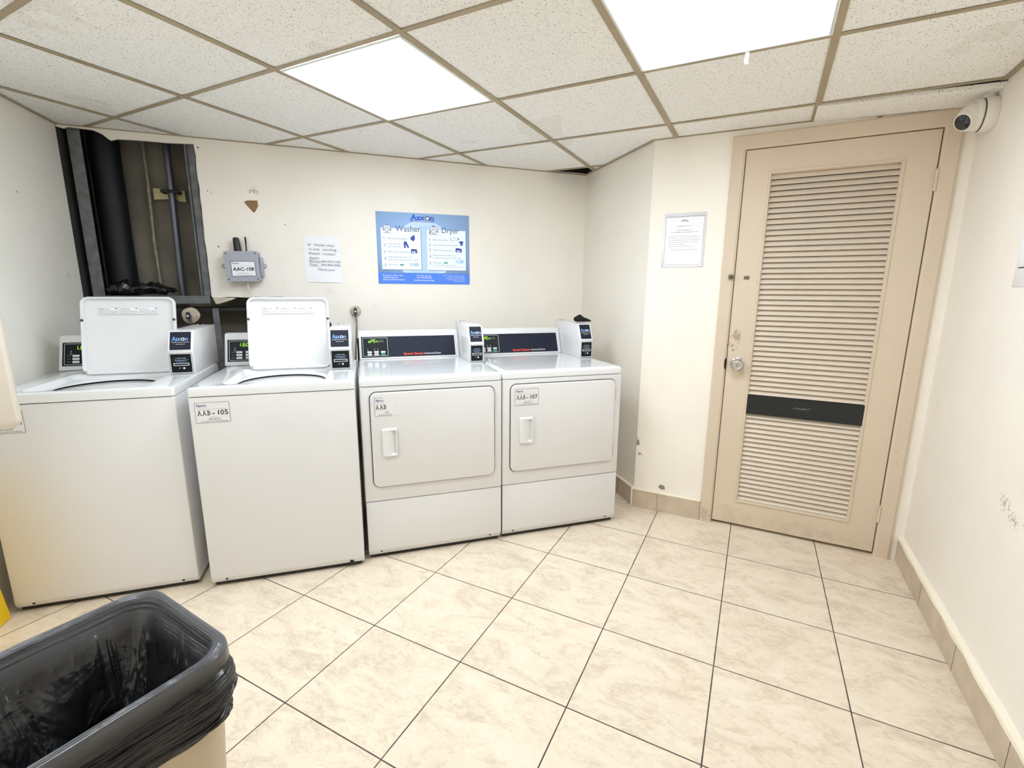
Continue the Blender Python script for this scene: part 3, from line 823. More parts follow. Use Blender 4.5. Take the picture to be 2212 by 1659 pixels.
def console_shape(x0, x1, ya, yb, z0, z1, th):
    return [(ya, z0), (ya + th, z1 - .012), (ya + th + .006, z1 - .003), (ya + th + .016, z1), (yb - .01, z1), (yb, z1 - .012), (yb, z0)]

def display(t, x0, z0, ya, th, hh, kind, lit=True):
    """control panel on the sloping console face; local coords: x across, z up the slope"""
    ang = math.atan2(th, hh)
    mt = Matrix.Translation((0, ya, z0)) @ Matrix.Rotation(-ang, 4, 'X')
    m = MB(); L = math.hypot(th, hh)
    if kind == 'dryer':
        m.plate(.017, .566, .012, L - .024, -.0018, .001, .003, M['navy'], mtx=mt)
        m.plate(.021, .170, .016, L - .028, -.0024, -.001, .004, M['panel'], mtx=mt)
        m.outline(.025, .166, .019, L - .031, -.0030, .006, .0014, M['ink'], mtx=mt)
        y = -.0031
        for k, ch in enumerate('oPEn'): seg7(m, ch, .058 + k * .0145, L - .060, .0095, .018, y, M['green_led'] if lit else M['dim_led'], mt)
        for k in range(3): m.rect(.118 + k * .009, .125 + k * .009, L - .060, L - .044, y, M['dim_led'], mt)
        for x in (.052, .090, .108):
            m.rect(x - .001, x + .001, .062, .066, y, M['ink'], mt); m.poly([mt @ Vector(p) for p in ((x - .004, y, .050), (x + .004, y, .050), (x, y, .058))], M['greyink'])
            m.scribble(x - .007, x + .007, .046, y, .0015, M['greyink'], int(x * 999), mtx=mt)
        for r_ in range(2):
            for c in range(3):
                x = .049 + c * .038; z = .024 + (1 - r_) * .014
                m.plate(x, x + .025, z, z + .010, y - .0008, y + .0005, .003, M['btn_g'] if (r_ == 1 and c == 2) else M['btn'], mtx=mt)
                m.scribble(x + .006, x + .019, z + .004, y - .0011, .002, M['greyink'], c + r_ * 3, mtx=mt)
        m.text('Speed Queen', .255, .022, y, M['red'], h=.0125, width=.118, bold=.03, mtx=mt)
        m.text('Commercial Dryer', .378, .022, y, M['ink'], h=.0115, width=.100, mtx=mt)
    else:
        m.plate(.004, .50, .022, L - .024, -.0018, .001, .003, M['panel'], mtx=mt)
        m.outline(.012, .170, .028, L - .030, -.0026, .005, .0014, M['ink'], mtx=mt)
        y = -.0028
        pass
        seg7(m, '1', .056, L - .060, .0095, .018, y, M['green_led'], mt); m.rect(.0705, .073, L - .060, L - .0575, y, M['green_led'], mt)
        seg7(m, '6', .078, L - .060, .0105, .018, y, M['green_led'], mt); seg7(m, '0', .095, L - .060, .0105, .018, y, M['green_led'], mt)
        x = .040
        m.rect(x - .0012, x + .0012, .094, .098, y, M['ink'], mt); m.rect(x - .004, x - .002, .089, .092, y, M['ink'], mt)
        m.poly([mt @ Vector(p) for p in ((x - .007, y, .080), (x + .007, y, .080), (x, y, .087))], M['greyink'])
        for r_ in range(3):
            for c in range(2):
                x = .046 + c * .044; z = .036 + r_ * .0155
                m.plate(x, x + .028, z, z + .0105, y - .0008, y + .0005, .0025, M['btn'], mtx=mt)
                m.scribble(x + .006, x + .022, z + .004, y - .0011, .002, M['greyink'], c + r_ * 3, mtx=mt)
            m.scribble(.024, .040, .041 + r_ * .0155, y, .0025, M['greyink'], r_ + 20, mtx=mt)
    return m.build('control_panel', t)

def feet(t, W, D):
    m = MB(); m.box(.012, W - .012, .020, D - .01, .006, .0225, M['black']); m.build('underside_shade', t)  # black box added under the machine to deepen its contact shadow
    for x in (.06, W - .06):
        for y in (.07, D - .07):
            m = MB(); m.rev([(.018, 0), (.02, .004), (.018, .012), (.006, .013), (.006, .03)], (x, y, 0), (0, 0, 1), M['rubber'], 16); m.build('foot', t)

def cabinet_body(W, D, zt, z0=.021):
    m = MB()
    # front panel with a chamfered fold at the foot
    prof = [(.010, z0), (.0, z0 + .024), (.0, zt), (D, zt), (D, z0)]
    tb = [(0.0 + y, z) for y, z in prof]
    m.prism(tb, 'x', 0, W, M['white'], .006, 3)
    return m

# ------------------------------------------------------------------ washers
def make_washer(label, loc, rotz, lid=(.136, .5275), box=(.5295, .636), sticker='AAB-105', notch=False):
    W, D, zt = .6525, .69, .874
    t = thing('washing_machine', label, 'washing machine', loc, rotz, 'top loading washing machines')
    m = cabinet_body(W, D, zt)
    for x, r in ((.062, .0052), (W - .06, .0052)):
        m.rev([(r, 0), (r, .004)], (x, .006, .037), (0, -1, 0), M['black'], 12)
    if notch: m.prism([(W - .07, .0205), (W - .064, .034), (W - .052, .036), (W - .045, .0205)], 'y', -.0005, .012, M['black'])
    m.build('cabinet', t)
    # top cover with sunken basin
    m = MB(); k = 10
    bx0, bx1, by0, by1 = .112, .528, .052, .462
    bcx, bcy = (bx0 + bx1) / 2, (by0 + by1) / 2
    def L(hx, hy, r, z, cx, cy): return [Vector((x, y, z)) for x, y in rr_loop(cx, cy, hx, hy, r, k)]
    hw, hd = W / 2 + .0015, D / 2 + .0015; cc = (W / 2, D / 2)
    m.loft([L(hw - .004, hd - .004, .010, zt + .0015, *cc), L(hw, hd, .014, zt + .003, *cc), L(hw, hd, .014, zt + .030, *cc), L(hw - .002, hd - .002, .014, zt + .037, *cc), L(hw - .007, hd - .007, .012, zt + .040, *cc),
            L((bx1 - bx0) / 2 + .004, (by1 - by0) / 2 + .004, .045, zt + .0400, bcx, bcy), L((bx1 - bx0) / 2, (by1 - by0) / 2, .043, zt + .0385, bcx, bcy),
            L((bx1 - bx0) / 2 - .012, (by1 - by0) / 2 - .012, .04, zt + .020, bcx, bcy),
            L(.192, .190, .190, zt + .014, bcx, bcy), L(.189, .187, .187, zt + .012, bcx, bcy), L(.189, .187, .187, zt + .008, bcx, bcy)], M['white2'])
    m.build('top_cover', t, smooth=35)
    m = MB()
    m.loft([L(.196, .194, .190, zt + .006, bcx, bcy), L(.198, .196, .194, zt - .030, bcx, bcy), L(.165, .163, .163, zt - .036, bcx, bcy)], M['rubber'])  # black ring stands in for the shade between cover rim and tub
    m.loft([L(.182, .180, .180, zt - .030, bcx, bcy), L(.180, .178, .178, zt - .017, bcx, bcy), L(.166, .164, .164, zt - .012, bcx, bcy), L(.152, .150, .150, zt - .016, bcx, bcy), L(.150, .148, .148, zt - .04, bcx, bcy),
            L(.168, .166, .166, zt - .06, bcx, bcy), L(.168, .166, .166, .45, bcx, bcy), L(.02, .02, .02, .44, bcx, bcy)], M['tubgrey'])
    m.rev([(.055, .44), (.045, .5), (.03, .6), (.032, .74), (.02, .76), (0, .762)], (bcx, bcy, 0), (0, 0, 1), M['white2'], 20, False, False)
    o = m.build('tub', t)
    # lid, open and leaning back; its underside faces the room
    lw = lid[1] - lid[0]; lh = .372; lean = math.radians(13)
    mt = Matrix.Translation((lid[0], .457, .910)) @ Matrix.Rotation(-lean, 4, 'X')
    def LL(ins, y, r): return [mt @ Vector((x, y, z)) for x, z in rr_loop(lw / 2, lh / 2, lw / 2 - ins, lh / 2 - ins, r, 8)]
    m = MB()
    m.loft([LL(.006, .014, .028), LL(.001, .010, .032), LL(0, .004, .034), LL(0, -.006, .034), LL(.003, -.011, .032), LL(.008, -.011, .030), LL(.011, -.008, .026), LL(.014, .003, .022), LL(.019, .004, .02)], M['white2'], True, True)
    ld = m.build('lid', t, smooth=50)
    m = MB(); x0, x1 = .070 * lw / .39, .315 * lw / .39
    m.plate(x0, x1, lh - .086, lh - .050, -.0006 + .002, .004, .001, M['paper'], mtx=mt)
    m.outline(x0, x1, lh - .086, lh - .050, .0012, .001, .0007, M['greyink'], mtx=mt)
    cw = (x1 - x0) / 3
    for c in range(3):
        xx = x0 + c * cw
        if c: m.rect(xx - .0004, xx + .0004, lh - .086, lh - .050, .0010, M['greyink'], mt)
        m.scribble(xx + .004, xx + cw * .55, lh - .060, .0010, .003, M['darkink'], 40 + c, mtx=mt)
        m.rect(xx + cw * .82, xx + cw * .93, lh - .058, lh - .0545, .0010, M['darkink'], mt)
        for r_ in range(5): m.scribble(xx + .003, xx + cw - .005, lh - .083 + r_ * .0040, .0010, .0018, M['greyink'], 50 + c * 7 + r_, mtx=mt)
    m.build('warning_label', ld)
    for (x, z, s_, mm) in ((.007, .258, .0070, M['gap']), (lw - .007, .258, .0070, M['gap']), (.016, .016, .006, M['chrome'])):
        m = MB(); m.rev([(s_, 0), (s_, .003), (s_ * .6, .0045)], mt @ Vector((x, -.008, z)), (mt.to_3x3() @ Vector((0, -1, 0))), mm, 14, False, True); m.build('lid_bumper', ld)
    # console
    m = MB(); ca, th = .598, .055
    m.prism(console_shape(0, W, ca, .715, .9145, 1.082, th), 'x', -.010, .525, M['white'], .004, 2)
    m.build('console', t)
    display(t, 0, .9145, ca, th, .155, 'washer')
    payment_box(t, box[0], box[1], .330, .735, 1.118)
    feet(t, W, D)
    return t

w0 = make_washer('white top loading washer with raised lid in the left corner under the wall cavity', (-1.442, 2.2199, 0), .0235, lid=(.150, .536), box=(.5395, .645))
id_sticker(w0, .021, .763, .128, .088, 'AAB-104', lab='white bordered sticker mostly hidden behind the cream panel')
w1 = make_washer('white top loading washer with raised lid and an AAB-105 sticker, next to the dryers', (-.729, 2.190, 0), .000, notch=True)
id_sticker(w1, .021, .763, .128, .088, 'AAB-105')

# ------------------------------------------------------------------ dryers
def make_dryer(label, loc, rotz, lit=True):
    W, D, zt = .6800, .69, .874
    t = thing('tumble_dryer', label, 'dryer', loc, rotz, 'front loading tumble dryers')
    z0 = .021
    m = MB()
    m.box(0, W, .0, D, .3065, zt, M['white'], .005, 3)
    m.box(.004, W - .004, .012, D, z0 + .006, .312, M['white'])
    m.build('cabinet', t)
    m = MB(); m.prism([(.012, z0), (.0, z0 + .026), (.0, .3035), (.02, .3035), (.02, z0)], 'x', .001, W - .001, M['white'], .004, 2)
    for x in (.062, W - .062): m.rev([(.0050, 0), (.0050, .0045)], (x, .006, z0 + .020), (0, -1, 0), M['black'], 12)
    m.build('drawer_front', t)
    m = MB(); k = 10
    def L(hx, hy, r, z): return [Vector((x, y, z)) for x, y in rr_loop(W / 2, D / 2, hx, hy, r, k)]
    hw, hd = W / 2 + .0006, D / 2 + .0015
    m.loft([L(hw - .004, hd - .004, .01, zt + .0015), L(hw, hd, .014, zt + .003), L(hw, hd, .014, zt + .026), L(hw - .003, hd - .003, .014, zt + .036), L(hw - .010, hd - .010, .012, zt + .0405), L(hw - .03, hd - .03, .01, zt + .0405)], M['white2'], False, True)
    m.build('top_cover', t, smooth=45)
    # door: raised rounded panel with dark gasket line
    dx0, dx1, dz0, dz1 = .043, .640, .382, .846
    m = MB()
    m.plate(dx0 - .0045, dx1 + .0045, dz0 - .0045, dz1 + .0045, -.0022, .001, .034, M['gap'], k=9)
    def LD(i, y): return [Vector((x, y, z)) for x, z in rr_loop((dx0 + dx1) / 2, (dz0 + dz1) / 2, (dx1 - dx0) / 2 - i, (dz1 - dz0) / 2 - i, .030, 9)]
    hx0, hx1, hz0, hz1 = .088, .161, .535, .674
    m.loft([LD(0, 0), LD(0, -.009), LD(.0015, -.0115), LD(.004, -.0125)], M['white'], False, True)
    dr = m.build('door', t, smooth=45)
    m = MB(); y = -.0125                                    # moulded pull: frame with a scooped cup on its right half
    cx0 = .126
    def LH(x0, x1, z0_, z1_, yy, r): return [Vector((x, yy, z)) for x, z in rr_loop((x0 + x1) / 2, (z0_ + z1_) / 2, (x1 - x0) / 2, (z1_ - z0_) / 2, r, 5)]
    m.loft([LH(hx0, hx1, hz0, hz1, y, .006), LH(hx0 + .002, hx1 - .002, hz0 + .002, hz1 - .002, y - .010, .006), LH(hx0 + .006, hx1 - .004, hz0 + .005, hz1 - .005, y - .014, .006),
            LH(cx0, hx1 - .008, hz0 + .010, hz1 - .010, y - .013, .005), LH(cx0 + .014, hx1 - .010, hz0 + .016, hz1 - .016, y - .0005, .005)], M['white2'], False, True)
    m.build('handle', dr, smooth=40)
    for zz in (dz1 - .075, dz0 + .06):
        m = MB(); m.box(dx1 + .0005, dx1 + .007, -.008, .0, zz - .035, zz + .035, M['tubgrey'], .002, 1); m.build('hinge', dr)
    m = MB(); ca, th = .618, .06
    m.prism(console_shape(0, W, ca, .72, .915, 1.078, th), 'x', .004, .590, M['white'], .004, 2)
    m.build('console', t)
    display(t, 0, .915, ca, th, .15, 'dryer', lit)
    payment_box(t, .5915, .6800, .352, .742, 1.120)
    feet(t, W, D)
    return t
d1 = make_dryer('white tumble dryer next to a washer, with a half worn away sticker on its door', (-.0570, 2.2288, 0), .0135)
id_sticker(bpy.data.objects[d1.name], .062, .735, .128, .088, 'AAB', y=-.0125, worn=True, lab='white sticker with its right half rubbed off')
d2 = make_dryer('white tumble dryer at the right end of the row, with an AAB-107 sticker', (.6300, 2.2459, 0), .0155)
id_sticker(d2, .063, .737, .128, .088, 'AAB-107', y=-.0125)

# black garment on the payment box of the right dryer
m = MB()
def blob(m, pts, m_):
    loops = []
    for (x, y, z, rx, rz) in pts:
        loops.append([Vector((x + .0015 * math.sin(7 * a + x * 90), y + rx * math.cos(a), z + max(-rz * .9, rz * math.sin(a)) + .002 * math.sin(5 * a))) for a in [2 * PI * i / 18 for i in range(18)]])
    m.loft(loops, m_, True, True)
blob(m, [(.0, 0, .012, .008, .008), (.006, 0, .018, .028, .015), (.020, .004, .020, .036, .019), (.034, .0, .024, .034, .022), (.046, .004, .019, .038, .017), (.062, .0, .015, .036, .014), (.082, .004, .012, .03, .011), (.102, .003, .009, .022, .008), (.116, 0, .006, .010, .005)], mat('black_fabric', '08090a', .9, bump=.3, bscale=90))
tag(m.build('sock', smooth=80, loc=(1.235, 2.72, 1.1245), rotz=.25), 'small crumpled black sock lying on top of the payment box of the right dryer', 'sock')

# ------------------------------------------------------------------ things on the back wall
def cell_box():
    t = thing('control_box', 'grey electrical enclosure labelled AAC-108 with two black antennas on the back wall', 'control box', (-.787, BY, 1.357), 0)
    w_, h_, d_ = .178, .172, .075
    T = Matrix.Rotation(math.radians(-1.5), 4, 'Y')
    m = MB(); m.plate(0, w_, 0, h_, -d_ + .016, 0, .010, M['grey_box'], mtx=T)
    for x in (-.016, w_ + .012):
        m.plate(x - .018, x + .018, .078, .104, -.012, -.002, .012, M['grey_box'], mtx=T)
        m.rev([(.005, 0), (.005, .001)], T @ Vector((x + (.005 if x > 0 else -.003), -.012, .091)), (0, -1, 0), M['ink'], 12)
    m.box(w_ - .001, w_ + .012, -d_ + .024, -.002, .03, .145, M['grey_box'], .004, 2)
    m.build('enclosure', t)
    m = MB(); m.plate(-.001, w_ + .001, -.001, h_ + .001, -d_, -d_ + .0155, .010, M['grey_box'], mtx=T)
    for x in (.012, w_ - .012):
        for z in (.012, h_ - .012):
            m.rev([(.0045, 0), (.0045, .0008)], T @ Vector((x, -d_, z)), (0, -1, 0), M['gap'], 12)
    cv = m.build('cover', t)
    m = MB(); x0, x1, z0, z1 = .030, .160, .028, .116; y = -d_ - .0006
    m.plate(x0, x1, z0, z1, y, -d_ + .0002, .003, M['paper'], mtx=T); m.outline(x0, x1, z0, z1, y - .0006, .003, .0028, mat('label_border', '3d4a5c', .6), mtx=T)
    y -= .0008
    m.text('Aaxon', x0 + .008, z1 - .016, y, M['blueink'], h=.008, width=.036, bold=.02, mtx=T)
    m.scribble(x0 + .012, x1 - .018, z1 - .027, y, .0016, M['greyink'], 9, mtx=T)
    m.text('AAC-108', x0 + .009, z0 + .033, y, M['darkink'], h=.0195, width=.112, bold=.025, mtx=T)
    m.scribble(x0 + .04, x0 + .088, z0 + .020, y, .002, M['greyink'], 10, mtx=T)
    m.text('1-800-826-1012', x0 + .02, z0 + .012, y, M['greyink'], h=.004, width=.09, mtx=T); m.text('www.aaxon.com', x0 + .05, z0 + .006, y, M['greyink'], h=.0035, width=.06, mtx=T)
    m.build('id_label', cv)
    m = MB(); m.loft([[Vector((x, y_, h_ + dz)) for x, y_ in rr_loop(.066 - dx, -.04, hx, .016 * hx / .017, .012, 5)] for dz, hx, dx in ((-.002, .0195, 0), (.01, .019, .001), (.072, .0165, .0045), (.080, .0145, .005), (.083, .009, .005))], M['black'], True, True)
    m.build('antenna', t)
    m = MB(); m.rev([(.006, 0), (.006, .006), (.0045, .008), (.0042, .05), (.005, .07), (.0048, .088), (.003, .090)], (.112, -.045, h_ - .003), (0, 0, 1), M['black'], 14); m.build('antenna', t)
    m = MB()
    pts = [(.100, -.04, .004), (.101, -.04, -.03), (.106, -.038, -.08), (.106, -.035, -.13), (.112, -.03, -.19), (.118, -.03, -.25), (.119, -.03, -.32), (.120, -.03, -.42)]
    m.rev([(.008, 0), (.008, -.012), (.006, -.016)], (.100, -.04, .003), (0, 0, 1), M['cable'], 14)
    m.tube(pts, .0048, M['cable'], 10); m.build('power_cable', t)
cell_box()

m = MB()                                                   # handwritten note, lower corners lifting a little
w_, h_ = .216, .282
T = Matrix.Rotation(math.radians(.8), 4, 'Y')
nn = 8
rows = []
for j in range(nn + 1):
    rows.append([T @ Vector((w_ * i / nn, -.0015 - .004 * (1 - j / nn) ** 3 * abs(math.sin(3.3 * i / nn)), h_ * j / nn)) for i in range(nn + 1)])
m.loft(rows, M['paper'], closed=False)
y = -.0085
for (tx, x, z, ww) in (('If', .025, .222, .018), ('Washer, dryer', .060, .222, .120), ('is not', .030, .196, .060), ('working', .110, .196, .080), ('Please', .028, .170, .062), ('contact', .107, .170, .075),
                       ('Aaxon.', .028, .144, .060), ('Phone.', .028, .123, .062), ('954-772-7100', .097, .123, .113), ('Text', .028, .102, .045), ('954-906-9296', .097, .102, .113), ('Thank you!', .075, .073, .100)):
    m.text(tx, x, z, y, M['pen'], h=.0115, width=ww, shear=.15, bold=-.004, mtx=T)
for (x0, x1, z) in ((.028, .084, .140), (.028, .094, .119), (.026, .094, .098)): m.rect(x0, x1, z, z + .001, y, M['pen'], T)
m_bot = m
tag(m.build('note', loc=(-.366, BY, 1.3605), rotz=0, fixn=False), 'handwritten white paper note on the back wall between grey box and blue poster', 'note')

# poster
def poster():
    t = MB(); W_, H_ = .606, .452; F = -.003
    t.box(0, W_, F, 0, 0, H_, M['sky'])
    y = F - .0004
    # big pale washer-door circle in the background
    cx, cz = .300, .215
    def arc(r0, r1, m_, yy, a0=0, a1=2 * PI, n=48):
        A = [Vector((cx + r1 * math.cos(a0 + (a1 - a0) * i / n), yy, min(H_ - .001, max(.0725, cz + r1 * math.sin(a0 + (a1 - a0) * i / n))))) for i in range(n + 1)]
        B = [Vector((cx + r0 * math.cos(a0 + (a1 - a0) * i / n), yy, min(H_ - .001, max(.0725, cz + r0 * math.sin(a0 + (a1 - a0) * i / n))))) for i in range(n + 1)]
        t.loft([A, B], m_, closed=False)
    arc(.158, .195, M['sky2'], y); arc(.0, .158, mat('poster_mid_blue', 'b4d2f8', .5), y)
    t.rect(0, W_, 0, .070, y, M['royal'])
    y -= .0003
    sh_ = mat('poster_card_shadow', '4a5f86', .5)
    t.rect(.031, .284, .089, .345, y, sh_); t.rect(.325, .583, .089, .345, y, sh_)
    y -= .0003
    t.rect(.027, .281, .092, .352, y, M['card']); t.rect(.321, .581, .092, .352, y, M['card'])
    y -= .0003
    t.text('Aax', .218, .408, y, M['pblue'], h=.036, width=.092, bold=.025)
    lp = [[Vector((.3275 + r * math.cos(a * PI / 12), y, .4215 + r * math.sin(a * PI / 12))) for a in range(24)] for r in (.0145, .0095)]
    t.loft(lp, M['darkink']); t.poly([Vector((.3275 + .0095 * math.cos(a * PI / 12), y, .4215 + .0095 * math.sin(a * PI / 12))) for a in range(24)], M['paper'])
    t.text('n', .3445, .408, y, M['pblue'], h=.036, width=.026, bold=.025)
    t.text('The Smart Laundry Solution', .2185, .397, y, M['pinkblue'], h=.0085, width=.152, shear=.2, bold=.01)
    t.text('Washer', .119, .334, y, M['slate'], h=.036, width=.162, bold=.008)
    t.text('Dryer', .420, .334, y, M['slate'], h=.034, width=.115, bold=.008)
    def line(tx, x, z, x1, h=.0085): t.text(tx, x, z, y, M['slate'], h=h, width=x1 - x)
    for n_, x, z in (('1', .044, .279), ('2', .042, .237), ('3', .042, .194), ('4', .042, .152), ('5', .043, .109), ('1', .336, .279), ('2', .334, .246), ('3', .334, .213), ('4', .334, .173), ('5', .334, .128)):
        t.text(n_, x, z, y, M['slate'], h=.019)
    line('Add liquid detergent.', .066, .284, .197); line('Load clothes', .066, .250, .150); line('and close lid.', .067, .233, .150)
    line('Make cycle selections.', .067, .201, .206); line('Make payment with coin,', .066, .168, .224); line('credit card, Aaxon card or app.', .065, .151, .260); line('Press start.', .066, .118, .131)
    line('Clean lint screen.', .358, .285, .464); line('Load clothes and close door.', .358, .252, .533); line('Make cycle selections.', .358, .219, .495)
    line('Make payment with coin,', .358, .186, .515); line('credit card, Aaxon card or app.', .358, .169, .551); line('Press start.', .358, .136, .420)
    line('A. To stop drying cycle: Open door', .358, .124, .515, .0055); line('B. To restart: Close door and select laundry cycle', .358, .112, .570, .0055)
    # pictograms
    def machine(x0, z0, x1, z1, dryer=False):
        w_, h_ = x1 - x0, z1 - z0; c = (x0 + x1) / 2
        t.poly([Vector((c + w_ * .46 * math.cos(a * PI / 14), y, z0 + h_ * .08 + h_ * .86 * max(0, math.sin(a * PI / 14)))) for a in range(15)], M['slate'])
        t.rect(c - w_ * .33, c + w_ * .33, z0 + h_ * .02, z0 + h_ * .86, y - .0002, M['paper'])
        for (a, b, cc, d) in ((-.33, .33, .84, .87), (-.33, .33, .02, .05), (-.34, -.32, .02, .87), (.32, .34, .02, .87), (-.33, .33, .70, .72)): t.rect(c + w_ * a, c + w_ * b, z0 + h_ * cc, z0 + h_ * d, y - .0004, M['slate'])
        for r0, r1 in ((.25, .215), (.17, .145)):
            t.loft([[Vector((c + w_ * r * math.cos(a * PI / 10), y - .0004, z0 + h_ * .36 + w_ * r * math.sin(a * PI / 10))) for a in range(20)] for r in (r0, r1)], M['slate'])
        t.rect(x0, x1, z0, z0 + .0015, y - .0004, M['slate'])
        for s_ in (-1, 1):
            if dryer and s_ < 0: continue
            t.rect(c + s_ * w_ * .42 - .006, c + s_ * w_ * .42 + .006, z0 + .001, z0 + h_ * .28, y - .0005, M['paper']); t.rect(c + s_ * w_ * .42 - .006, c + s_ * w_ * .42 + .006, z0 + h_ * .26, z0 + h_ * .29, y - .0006, M['slate'])
        if dryer:
            for k_ in range(4): t.rect(c - w_ * .18, c + w_ * .16, z0 + h_ * (.87 + k_ * .04), z0 + h_ * (.89 + k_ * .04), y - .0004, M['slate'])
    machine(.037, .321, .097, .376); machine(.334, .321, .399, .378, True)
    P_ = lambda L_, m_: t.poly([Vector((a, y, b)) for a, b in L_], m_)
    P_([(.212, .286), (.216, .300), (.226, .306), (.233, .314), (.240, .313), (.241, .302), (.243, .290), (.234, .273), (.226, .278)], M['pinkblue'])
    P_([(.169, .270), (.187, .272), (.204, .233), (.194, .230), (.183, .253), (.181, .230), (.171, .228)], M['pinkblue'])
    P_([(.214, .224), (.253, .224), (.256, .199), (.216, .197)], M['pinkblue']); P_([(.226, .222), (.240, .222), (.240, .217), (.226, .217)], M['card'])
    for k_ in range(6): t.rect(.222 + (k_ % 3) * .008, .228 + (k_ % 3) * .008, .2 + (k_ // 3) * .007, .205 + (k_ // 3) * .007, y - .0002, M['card'])
    P_([(.510, .213), (.512, .240), (.553, .236), (.553, .211)], M['pinkblue']); P_([(.524, .237), (.537, .236), (.537, .231), (.524, .232)], M['card'])
    for k_ in range(6): t.rect(.520 + (k_ % 3) * .008, .526 + (k_ % 3) * .008, .214 + (k_ // 3) * .007, .219 + (k_ // 3) * .007, y - .0002, M['card'])
    for L_ in ([(.475, .301), (.530, .306), (.530, .3045), (.475, .2995)], [(.479, .288), (.532, .294), (.532, .2925), (.479, .2865)], [(.475, .301), (.477, .301), (.481, .287), (.479, .287)], [(.527, .307), (.538, .301), (.533, .292), (.529, .293)]): P_(L_, M['slate'])
    P_([(.533, .279), (.541, .286), (.548, .283), (.556, .287), (.567, .280), (.562, .273), (.560, .275), (.561, .258), (.545, .256), (.543, .275), (.538, .274)], M['pinkblue'])
    t.rect(.140, .166, .1165, .127, y, M['pgreen']); t.rect(.430, .457, .1355, .146, y, M['pgreen'])
    for (x, z) in ((.204, .113), (.508, .139)):
        P_([(x, z + .004), (x + .002, z + .024), (x + .030, z + .018), (x + .027, z)], M['sky2']); P_([(x + .031, z), (x + .031, z + .022), (x + .056, z + .024), (x + .058, z + .003)], M['sky'])
        P_([(x + .012, z + .016), (x + .016, z + .008), (x + .021, z + .014), (x + .016, z + .011)], M['slate'])
    # footer
    def ft(tx, x, z, h, width, al='l', b_=.015): t.text(tx, x, z, y, M['ink'], h=h, width=width, align=al, bold=b_)
    ft('For Service, Call or Visit:', .029, .050, .0085, .130); ft('1-800-826-1012 or', .029, .036, .0085, .095); ft('aaxon.com/servicerequest', .029, .023, .0085, .140)
    ft('For Faster Service,', .296, .051, .0085, .095, 'c'); ft('Text: 954-906-9296', .296, .037, .0085, .100, 'c'); ft('Download AaxonPay App', .296, .020, .0095, .132, 'c')
    for k_, (L_, s_) in enumerate(((.150, 'Please help keep our laundry room clean.'), (.108, 'We are not responsible for clothing'), (.136, 'damaged due to misuse or overloading.'), (.112, 'Refer to garment tags for correct'), (.076, 'wash temperatures.'))):
        ft(s_, .572, .054 - k_ * .009, .0055, L_, 'r', .005)
    return t.build('poster', loc=(.0745, BY, 1.355), fixn=False, smooth=20)
tag(poster(), 'blue laminated poster headed Washer and Dryer with numbered steps on the back wall', 'poster')

# supply valve with round plate, right of washer AAB-105
def valve(label, x, z, y, r, chip=False):
    t = thing('water_valve', label, 'valve', (x, BY + y, z))
    m = MB(); n = 28
    lp = [[Vector((r * rr * (1 + .06 * math.sin(a * 3 + 1) * (1 if chip else .4)) * math.cos(a), yy, r * rr * (1 + .05 * math.sin(a * 2)) * math.sin(a))) for a in [2 * PI * i / n for i in range(n)]] for rr, yy in ((1, 0), (1, -.003), (.9, -.007), (.3, -.009))]
    m.loft(lp, mat('painted_escutcheon', 'cfc3ab', .6, mottle=.3, mscale=60), False, True); m.build('wall_plate', t)
    m = MB(); m.rev([(.008, 0), (.010, .012), (.010, .03), (.007, .034)], (0, -.006, 0), (0, -1, 0), M['steel'], 14)
    m.rev([(.008, 0), (.008, .035)], (0, -.022, -.004), (0, 0, -1), M['steel'], 12); m.build('valve_body', t)
    m = MB()
    m.plate(-.010, .010, -.022, .022, -.052, -.040, .008, mat('valve_handle', '30344e', .4)); m.rev([(.006, 0), (.006, .003)], (0, -.052, 0), (0, -1, 0), M['ink'], 12)
    m.build('valve_handle', t)
    return t
v2 = valve('round-plated water valve on the back wall between the right washer and the left dryer', -.08, 1.177, 0, .036)
m = MB(); m.tube([(.001, -.026, -.03), (.003, -.03, -.06), (.003, -.04, -.10), (-.002, -.05, -.16), (-.01, -.06, -.25), (-.02, -.07, -.40)], .0055, M['steel'], 10); m.build('supply_hose', v2)
v1 = valve('round-plated water valve inside the dark cavity behind the left washer', -1.030, 1.155, .04, .048, True)
# drain hose loop behind the payment box of the right washer
m = MB(); m.tube([(-.26 + .045 * math.cos(a), 2.99 + .01 * a, 1.08 + .055 * math.sin(a)) for a in [PI * i / 14 for i in range(15)]] + [(-.305, 3.02, 1.0), (-.305, 3.04, .6), (-.305, 3.05, .012)], .011, M['rubber'], 12)
tag(m.build('drain_hose'), 'black rubber hose looping up behind the right washer', 'hose')
m = MB(); m.box(-.0735, -.0625, 2.96, 2.97, 0, 1.03, M['black'], .002, 1)  # plain black upright at the back of the machine gap
tag(m.build('gap_strip'), 'narrow black strip standing in the gap between the right washer and left dryer', 'strip')

